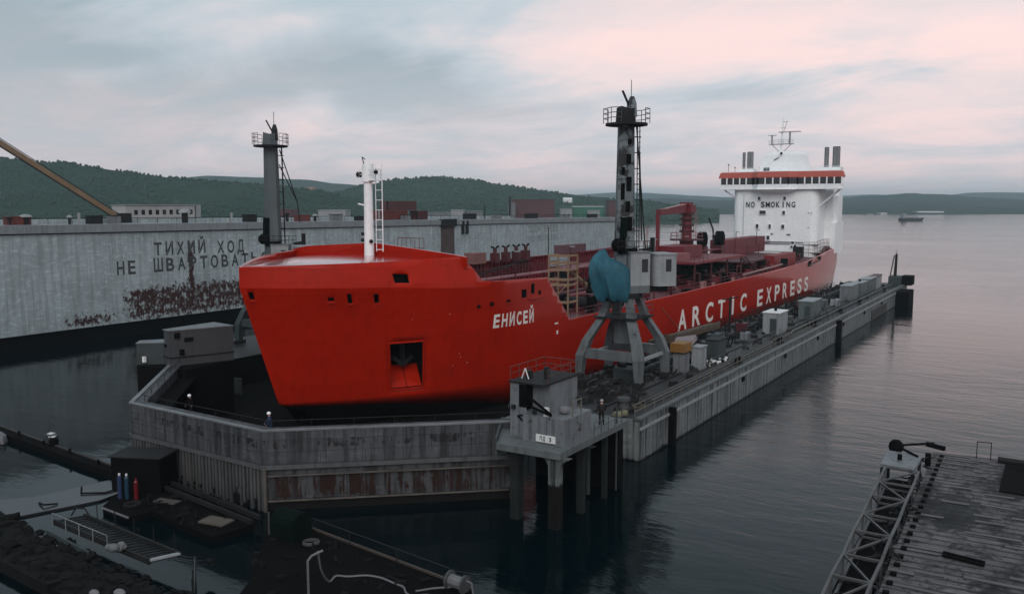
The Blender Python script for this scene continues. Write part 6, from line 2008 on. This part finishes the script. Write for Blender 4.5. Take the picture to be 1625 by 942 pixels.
# slatted gangway
gw = thing("slatted_gangway", "slatted steel gangway with thin posts lying beside the rubble quay", "gangway", (-45, 27.4, 0.9))
A0, A1, B0, B1 = Vector((-50.2, 26.9, 1.15)), Vector((-49.6, 28.45, 1.15)), Vector((-40.2, 26.5, 1.15)), Vector((-39.6, 27.95, 1.15))
mb = MB()
n = 21
for k in range(n + 1):
    a, b = A0.lerp(B0, k / n), A1.lerp(B1, k / n)
    mb.bar(a, b, 0.20, 0.07)
mb.build("slats", paint("slat_grey", (0.024, 0.026, 0.028), (0.014, 0.016, 0.017), rough=0.8, spec=0.15), gw)
MB().bar(A0, B0, 0.14, 0.32).bar(A1, B1, 0.14, 0.32).build("side_beams", M_dark, gw)
MB().bar(B0 + Vector((0, 0, 0.08)), B1 + Vector((0, 0, 0.08)), 0.2, 0.12).build("end_plate", M_pale, gw)
MB().bar((-49.8, 26.2, 0.75), (-44.6, 25.7, 0.75), 0.10, 0.5).build("skirt_plate", M_teal, gw)
mb = MB()
for k in range(5):
    q = A1.lerp(B1, 0.15 + 0.8 * k / 4)
    mb.cyl(q, q + Vector((0, 0, 1.1)), 0.03, n=5)
mb.build("thin_posts", M_dark, gw)
MB().rail([A0 + Vector((0.2, -0.2, -0.1)), A0.lerp(B0, 0.62) + Vector((0, -0.2, -0.1))], 0.75, 1.4, 0.035, mids=0).build("railing", M_cabin, gw)
MB().tube([A0 + Vector((0.1, 1.0, 0.1)), A0 + Vector((0.3, 1.2, 0.55)), A0 + Vector((0.9, 1.4, 0.6)), A0 + Vector((1.3, 1.5, 0.1))], 0.05, 5).build("end_hoop", M_dark, gw)
for k, (x, y) in enumerate(((-53.0, 27.0), (-52.2, 26.9), (-51.0, 26.8))):
    pass
rnd = random.Random(15)
mb = MB()
for k in range(7):
    mb.ball((-43.0 + rnd.uniform(-0.4, 0.4), 26.25 + rnd.uniform(-0.3, 0.3), 1.35 + rnd.uniform(0, 0.25)), rnd.uniform(0.18, 0.34), 7, 5, (1.2, 1, 0.8))
one(mb, "canvas_bundle", paint("canvas_dull", (0.24, 0.25, 0.26), (0.15, 0.16, 0.17), rough=0.8), "crumpled pale canvas heap on the slatted gangway", "bundle", (-43, 26.25, 1.18), smooth=50)
mp = thing("mooring_post", "thin dark posts with a slack wire standing at the quay's tip", "fence", (-37, 26.5, 0.6))
for (x, y) in ((-37.6, 27.4), (-36.3, 26.3), (-35.4, 25.6)):
    MB().cyl((x, y, 0), (x, y, 1.75), 0.05, n=6).build("post", M_dark, mp)
MB().tube([(-37.6, 27.4, 1.7), (-37.1, 27.0, 1.05), (-36.6, 26.6, 0.85), (-36.3, 26.3, 0.95), (-35.4, 25.6, 0.9)], 0.03, 4).build("wire", M_wire, mp)
for (x, y, r) in ((-39.8, 23.1, 0.24), (-38.75, 23.8, 0.28)):
    one(MB().ball((x, y, 0.85), r, 8, 5, (1.4, 0.9, 0.7)), "buoy", M_canvas, "small white buoy lying on the rubble quay" if x < -39 else "larger white buoy lying on the rubble quay near its tip", "buoy", (x, y, 0.65), smooth=50)
# black barge with rail, white standpipe and hose
bg = thing("barge", "black flat barge moored in front of the dock's bow", "barge", (-31, 30, 0))
MB().prism([(-40.0, 34.6), (-38.4, 35.3), (-24.0, 33.7), (-21.5, 26.0), (-24, 20), (-31.5, 23.5), (-34.5, 28.5)], -0.8, 0.85).build("deck", M_black, bg)
MB().bar((-38.3, 35.2, 0.9), (-24.1, 33.65, 0.9), 0.12, 0.14).build("edge_pipe", paint("edge_brown", (0.10, 0.075, 0.06), rough=0.7), bg)
MB().rail([(-37.2, 35.0, 0.85), (-25.6, 33.75, 0.85)], 0.75, 3.6, 0.04, mids=0).build("railing", M_dark, bg)
tk = thing("green_tank", "dark green round-topped tank standing on the black barge", "tank", (-37.1, 33.7, 0.85))
rings = []
for x in (-38.1, -36.2):
    rings.append([(x, 33.7 + 0.75 * math.cos(R(a)), 0.85 + (0.9 + 0.65 * math.sin(R(a)) if 0 < a < 180 else 0)) for a in (0, 0.1, 30, 60, 90, 120, 150, 179.9, 180)])
MB().loft(rings).build("tank_shell", M_gdark, tk)
MB().cyl((-38.35, 33.1, 0.85), (-38.35, 33.1, 2.2), 0.06, n=6).build("stand_pipe", M_wire, tk)
hs_ = thing("hose_standpipe", "white bent standpipe with a long white hose snaking over the black barge", "hose", (-32.6, 32.2, 0.85))
MB().tube([(-30.1, 28.3, 0.9), (-30.1, 28.3, 2.9), (-30.05, 28.5, 3.1), (-29.7, 28.95, 3.3)], 0.06, 7).build("standpipe", M_hose, hs_)
cps = [(-29.9, 28.8, 3.25), (-30.2, 29.3, 2.0), (-30.6, 30.2, 1.0), (-30.9, 31.0, 0.92), (-30.3, 31.3, 0.92), (-29.6, 31.9, 0.92), (-28.8, 32.1, 0.92), (-27.9, 32.0, 0.92), (-27.1, 31.9, 0.92), (-26.6, 31.5, 0.92), (-26.1, 31.4, 0.92), (-25.4, 31.9, 0.92), (-24.6, 31.2, 0.92)]
pts = []
for i in range(len(cps) - 1):
    p0, p1, p2, p3 = [Vector(cps[min(max(j, 0), len(cps) - 1)]) for j in (i - 1, i, i + 1, i + 2)]
    for s_ in range(5):
        x = s_ / 5
        pts.append(0.5 * ((2 * p1) + (p2 - p0) * x + (2 * p0 - 5 * p1 + 4 * p2 - p3) * x * x + (3 * p1 - p0 - 3 * p2 + p3) * x ** 3))
MB().tube(pts, 0.055, 6).build("hose", M_hose, hs_)
wn_ = thing("hose_winch", "pale coiled hose winch at the far corner of the black barge", "winch", (-24.6, 33.4, 0.85))
MB().cyl((-25.2, 33.3, 1.25), (-24.2, 33.2, 1.25), 0.32, n=10).build("reel", M_hose, wn_)
MB().cyl((-25.25, 33.3, 1.25), (-25.15, 33.3, 1.25), 0.48, n=12).cyl((-24.25, 33.2, 1.25), (-24.15, 33.2, 1.25), 0.48, n=12).build("flanges", M_wire, wn_)
build_each(MB().tube([(-25, 33.2, 0.95), (-25.8, 32.6, 0.9), (-26.3, 31.9, 0.9)], 0.05, 5).tube([(-24.1, 33.2, 1.5), (-23.7, 33.1, 1.5), (-23.6, 33.1, 0.9)], 0.05, 5), "hose_tail", M_hose, wn_)

rnd = random.Random(77)
mb = MB()
for k in range(90):
    if k < 45:
        f = rnd.random()
        x, y, z = -55 + 13 * f + rnd.uniform(-0.5, 0.5), 34.6 - 1.6 * f + rnd.uniform(-1.4, 1.3), 0.43
    else:
        f = rnd.random()
        x, y, z = -38.3 + 13.5 * f, 34.3 - 1.1 * f - rnd.random() ** 1.6 * 6.5, 0.86
    if k % 4 == 0:
        mb.bar((x, y, z + 0.06), (x + rnd.uniform(-1.3, 1.3), y + rnd.uniform(-0.7, 0.7), z + rnd.uniform(0.05, 0.25)), rnd.uniform(0.06, 0.16), 0.07)
    else:
        mb.box((x, y, z + 0.07), (rnd.uniform(0.1, 0.6), rnd.uniform(0.1, 0.5), rnd.uniform(0.06, 0.3)), rnd.uniform(0, 3), rnd.uniform(0.4, 1))
o = mb.build("deck_litter", M_rubble)
o["kind"] = "stuff"
o["label"] = "dark scraps of timber and iron littering the work stage and barge"
coil("dark coiled mooring rope on the work stage before the black shed", -50.6, 32.3, 0.42, 0.45, M_dark)
coil("pale coiled rope on the black barge near the green tank", -35.2, 33.4, 0.85, 0.4, M_wire)

# ------------------------------------------------------------------ old plank raft on the near right, with a fallen lattice along its side
rm_ = bpy.data.materials.new("raft_planks")
rm_.use_nodes = True
t = rm_.node_tree
p = t.nodes["Principled BSDF"]
co = t.nodes.new("ShaderNodeTexCoord").outputs["Object"]
wv = t.nodes.new("ShaderNodeTexWave")
wv.bands_direction = "Y"
wv.wave_profile = "SAW"
wv.inputs["Scale"].default_value = 0.40
wv.inputs["Distortion"].default_value = 0.6
wv.inputs["Detail"].default_value = 2
wv.inputs["Detail Scale"].default_value = 0.6
t.links.new(mapping_n(t, co, (1, 1, 1), rot=(0, 0, R(-3))), wv.inputs["Vector"])
n1 = noise_n(t, mapping_n(t, co, (0.5, 0.16, 1)), 1.0, 6, 0.65)
n2 = noise_n(t, mapping_n(t, co, (1.0, 6.0, 1)), 0.9, 6, 0.65)
n3 = noise_n(t, mapping_n(t, co, (0.35, 0.2, 1), (4, 2, 0)), 1.0, 8, 0.7)
col = mix_n(t, ramp_n(t, n1, [(0.35, (0, 0, 0)), (0.65, (1, 1, 1))]), (0.075, 0.068, 0.072), (0.13, 0.117, 0.124))
col = mix_n(t, math_n(t, "MULTIPLY", ramp_n(t, n2, [(0.42, (0, 0, 0)), (0.62, (1, 1, 1))]), 0.75), col, (0.06, 0.055, 0.055))
gap = ramp_n(t, wv.outputs["Fac"], [(0.0, (1, 1, 1)), (0.26, (1, 1, 1)), (0.34, (0, 0, 0)), (1.0, (0, 0, 0))])
col = mix_n(t, math_n(t, "MULTIPLY", gap, ramp_n(t, n1, [(0.30, (0.4,) * 3), (0.55, (1.0,) * 3)])), col, (0.022, 0.02, 0.02))
sv = t.nodes.new("ShaderNodeVectorMath")
sv.operation = "DISTANCE"
t.links.new(mapping_n(t, co, (0.42, 0.22, 0)), sv.inputs[0])
sv.inputs[1].default_value = (-4.4 * 0.42, 2.0 * 0.22, 0.0)
n7 = noise_n(t, mapping_n(t, co, (1.2, 0.8, 1)), 1.0, 8, 0.75, 0.5)
wet = math_n(t, "ADD", n7, math_n(t, "MULTIPLY", math_n(t, "SUBTRACT", 1.0, sv.outputs["Value"], True), 0.32))
col = mix_n(t, math_n(t, "MULTIPLY", ramp_n(t, wet, [(0.52, (0, 0, 0)), (0.60, (1, 1, 1))]), 0.9), col, (0.008, 0.009, 0.010))
col = mix_n(t, math_n(t, "MULTIPLY", ramp_n(t, n3, [(0.50, (0, 0, 0)), (0.60, (1, 1, 1))]), 0.85), col, (0.012, 0.012, 0.013))
t.links.new(col, p.inputs["Base Color"])
t.links.new(ramp_n(t, n3, [(0.4, (0.55,) * 3), (0.6, (0.85,) * 3)]), p.inputs["Roughness"])
p.inputs["Specular IOR Level"].default_value = 0.18
b = t.nodes.new("ShaderNodeBump")
b.inputs["Strength"].default_value = 0.6
b.inputs["Distance"].default_value = 0.06
t.links.new(math_n(t, "SUBTRACT", n2, gap), b.inputs["Height"])
t.links.new(b.outputs[0], p.inputs["Normal"])
rf = thing("plank_raft", "wide weathered plank raft with dark wet stains beside the open water", "raft", (0, 55, 0))
MB().prism([(-6.3, 36), (8, 36), (8.5, 71.5), (-1.5, 71.4), (-4, 70.9), (-7.3, 70.4)], 0.2, 1.5).build("raft_deck", rm_, rf)
MB().prism([(-6.9, 36), (7.5, 36), (8, 70.9), (-7.5, 69.8)], -1.2, 0.18).build("hull", M_black, rf)
M_rplank = paint("raft_board", (0.13, 0.115, 0.12), (0.07, 0.064, 0.066), rough=0.5, scale=0.8)
mb = MB()
rnd = random.Random(31)
for k in range(60):      # loose warped boards give the deck a broken edge and relief
    y = 37 + k * 0.56
    if rnd.random() < 0.55:
        x0 = rnd.choice([-6.6, -5.2, -3.4, -1.5]) + rnd.uniform(-0.3, 0.3)
        mb.bar((x0, y, 1.53), (x0 + rnd.uniform(1.0, 3.2), y + rnd.uniform(-0.06, 0.06), 1.53 + rnd.uniform(0, 0.05)), 0.26, 0.06)
build_each(mb, "loose_board", M_rplank, rf)
mb = MB()
for k in range(26):      # cleats along the edge
    y = 38 + k * 1.25
    mb.box((-6.1 - 0.02 * k, y, 1.58), (0.28, 0.28, 0.16))
build_each(mb, "edge_cleat", M_black, rf)
tr = thing("lattice_boom", "fallen grey lattice boom lying along the plank raft's edge", "boom", (-8.3, 52, 0.3))
ch_ = {}
for nm, xo, xi, z in (("lo", 0, 0, 0.35), ("hi", 0, 0, 1.75)):
    pass
def trp(side, lev, y):
    f = (y - 40) / 28
    x = (-8.55 - 1.15 * f) if side == 0 else (-6.75 - 0.75 * f)
    return Vector((x, y, (0.35, 1.85)[lev] + (0.12 * math.sin(y * 0.9) if lev else 0)))


M_lat = paint("lattice_grey", (0.15, 0.147, 0.152), (0.085, 0.082, 0.085), rust=RUST, rust_amt=0.4, rough=0.6)
ysn = [36, 39.4, 42.8, 46.2, 49.6, 53.0, 56.4, 59.8, 63.2]
for side in (0, 1):
    for lev in (0, 1):
        mb = MB()
        for a, b in zip(ysn[:-1], ysn[1:]):
            mb.bar(trp(side, lev, a), trp(side, lev, b), 0.15)
        mb.build("chord", M_lat, tr)
for i, y in enumerate(ysn):
    mb = MB()
    mb.bar(trp(0, 0, y), trp(0, 1, y), 0.11).bar(trp(0, 1, y), trp(1, 1, y), 0.12).bar(trp(0, 0, y), trp(1, 0, y), 0.12).bar(trp(1, 0, y), trp(1, 1, y), 0.11)
    if i < len(ysn) - 1:
        y2 = ysn[i + 1]
        if i % 2:
            mb.bar(trp(0, 1, y), trp(1, 1, y2), 0.1).bar(trp(0, 0, y), trp(0, 1, y2), 0.1)
        else:
            mb.bar(trp(1, 1, y), trp(0, 1, y2), 0.1).bar(trp(0, 1, y), trp(0, 0, y2), 0.1)
    mb.build("lacing", M_lat, tr)
one(MB().prism([(-8.7, 36), (-6.9, 36), (-8.0, 66), (-9.7, 66)], -0.6, 0.25), "fender_float", M_black, "black float under the fallen lattice boom", "float", (-8.3, 50, 0))
rnd = random.Random(91)
mb = MB()
for k in range(90):      # bent iron and rope tangled along the raft's broken edge
    y = rnd.uniform(38, 68)
    f = (y - 40) / 28
    x = -6.7 - 0.7 * f + rnd.uniform(-1.2, 0.5)
    z = rnd.uniform(0.4, 1.6)
    q = Vector((x, y, z))
    p1 = q + Vector((rnd.uniform(-0.9, 0.9), rnd.uniform(-1.2, 1.2), rnd.uniform(-0.5, 0.5)))
    p2 = p1 + Vector((rnd.uniform(-0.7, 0.7), rnd.uniform(-0.9, 0.9), rnd.uniform(-0.4, 0.3)))
    mb.tube([q, p1, p2], rnd.uniform(0.025, 0.07), 5)
o = mb.build("scrap_iron", M_dark)
o["kind"] = "stuff"
o["label"] = "bent scrap iron tangled along the plank raft's broken edge"
wp = thing("winch_platform", "small pale platform with black rods at the plank raft's far corner", "platform", (-8.8, 66, 0.2))
MB().prism([(-9.9, 63.6), (-7.7, 63.4), (-7.6, 67.3), (-10.0, 67.5)], 1.7, 1.95).build("platform_top", M_cabin, wp)
for (x, y) in ((-9.8, 63.7), (-7.8, 63.6), (-7.8, 67), (-9.9, 67.2)):
    MB().bar((x, y, 0.0), (x, y, 1.7), 0.2).build("leg", M_dark, wp)
MB().ball((-9.6, 68.3, 2.1), 0.55, 9, 6).build("roller_fender", M_black, wp)
MB().bar((-9.5, 68.3, 2.2), (-7.2, 69.8, 2.35), 0.14).bar((-9.3, 68.1, 2.1), (-7.9, 66.7, 2.0), 0.14).bar((-7.7, 69.5, 2.3), (-6.4, 69.2, 2.2), 0.3).build("rods", M_black, wp)
MB().cyl((-7.2, 66.5, 1.5), (-7.2, 66.5, 2.4), 0.2, n=8).cyl((-8.9, 65.3, 1.95), (-8.9, 65.3, 2.35), 0.16, n=8).build("bollards", M_black, wp)
one(MB().bar((-4.4, 70.4, 1.5), (-4.4, 70.4, 2.75), 0.06).bar((-3.5, 70.6, 1.5), (-3.5, 70.6, 2.75), 0.06).bar((-4.43, 70.4, 2.75), (-3.47, 70.6, 2.75), 0.06), "hoop_frame", M_dark, "thin dark hoop frame standing on the plank raft's far edge", "frame", (-4, 70.5, 1.5))
hp = thing("hatch_cover", "black sunken hatch cover on the plank raft with a dark pipe along it", "hatch", (-1, 66.5, 1.5))
MB().b2(-2.5, 1.2, 62.8, 69.6, 1.502, 1.6).build("cover", M_black, hp)
MB().cyl((-3.0, 70.0, 1.75), (1.4, 69.9, 1.75), 0.22, n=9).build("pipe", M_dark, hp)
for k, lab in ((0, "nearer long black rod lying on the plank raft"), (1, "farther long black rod lying on the plank raft")):
    one(MB().bar((-4.4, 49.3 + 0.4 * k, 1.62), (-2.4, 49.0 + 0.4 * k, 1.62), 0.14), "steel_rod", M_black, lab, "rod", (-3.4, 49.2 + 0.4 * k, 1.5), group="black rods on the plank raft")
# ------------------------------------------------------------------ evening haze over the bay
hm = bpy.data.materials.new("haze_air")
hm.use_nodes = True
t = hm.node_tree
t.nodes.clear()
pv = t.nodes.new("ShaderNodeVolumePrincipled")
pv.inputs["Color"].default_value = (0.72, 0.89, 0.98, 1)
pv.inputs["Density"].default_value = 0.00016
pv.inputs["Anisotropy"].default_value = 0.3
ou = t.nodes.new("ShaderNodeOutputMaterial")
t.links.new(pv.outputs[0], ou.inputs["Volume"])
hz_ = MB().b2(-7040, 5040, -440, 9040, -6.0, 128).build("haze", hm)
hz_["kind"] = "stuff"
hz_["label"] = "thin evening haze lying over the whole bay"
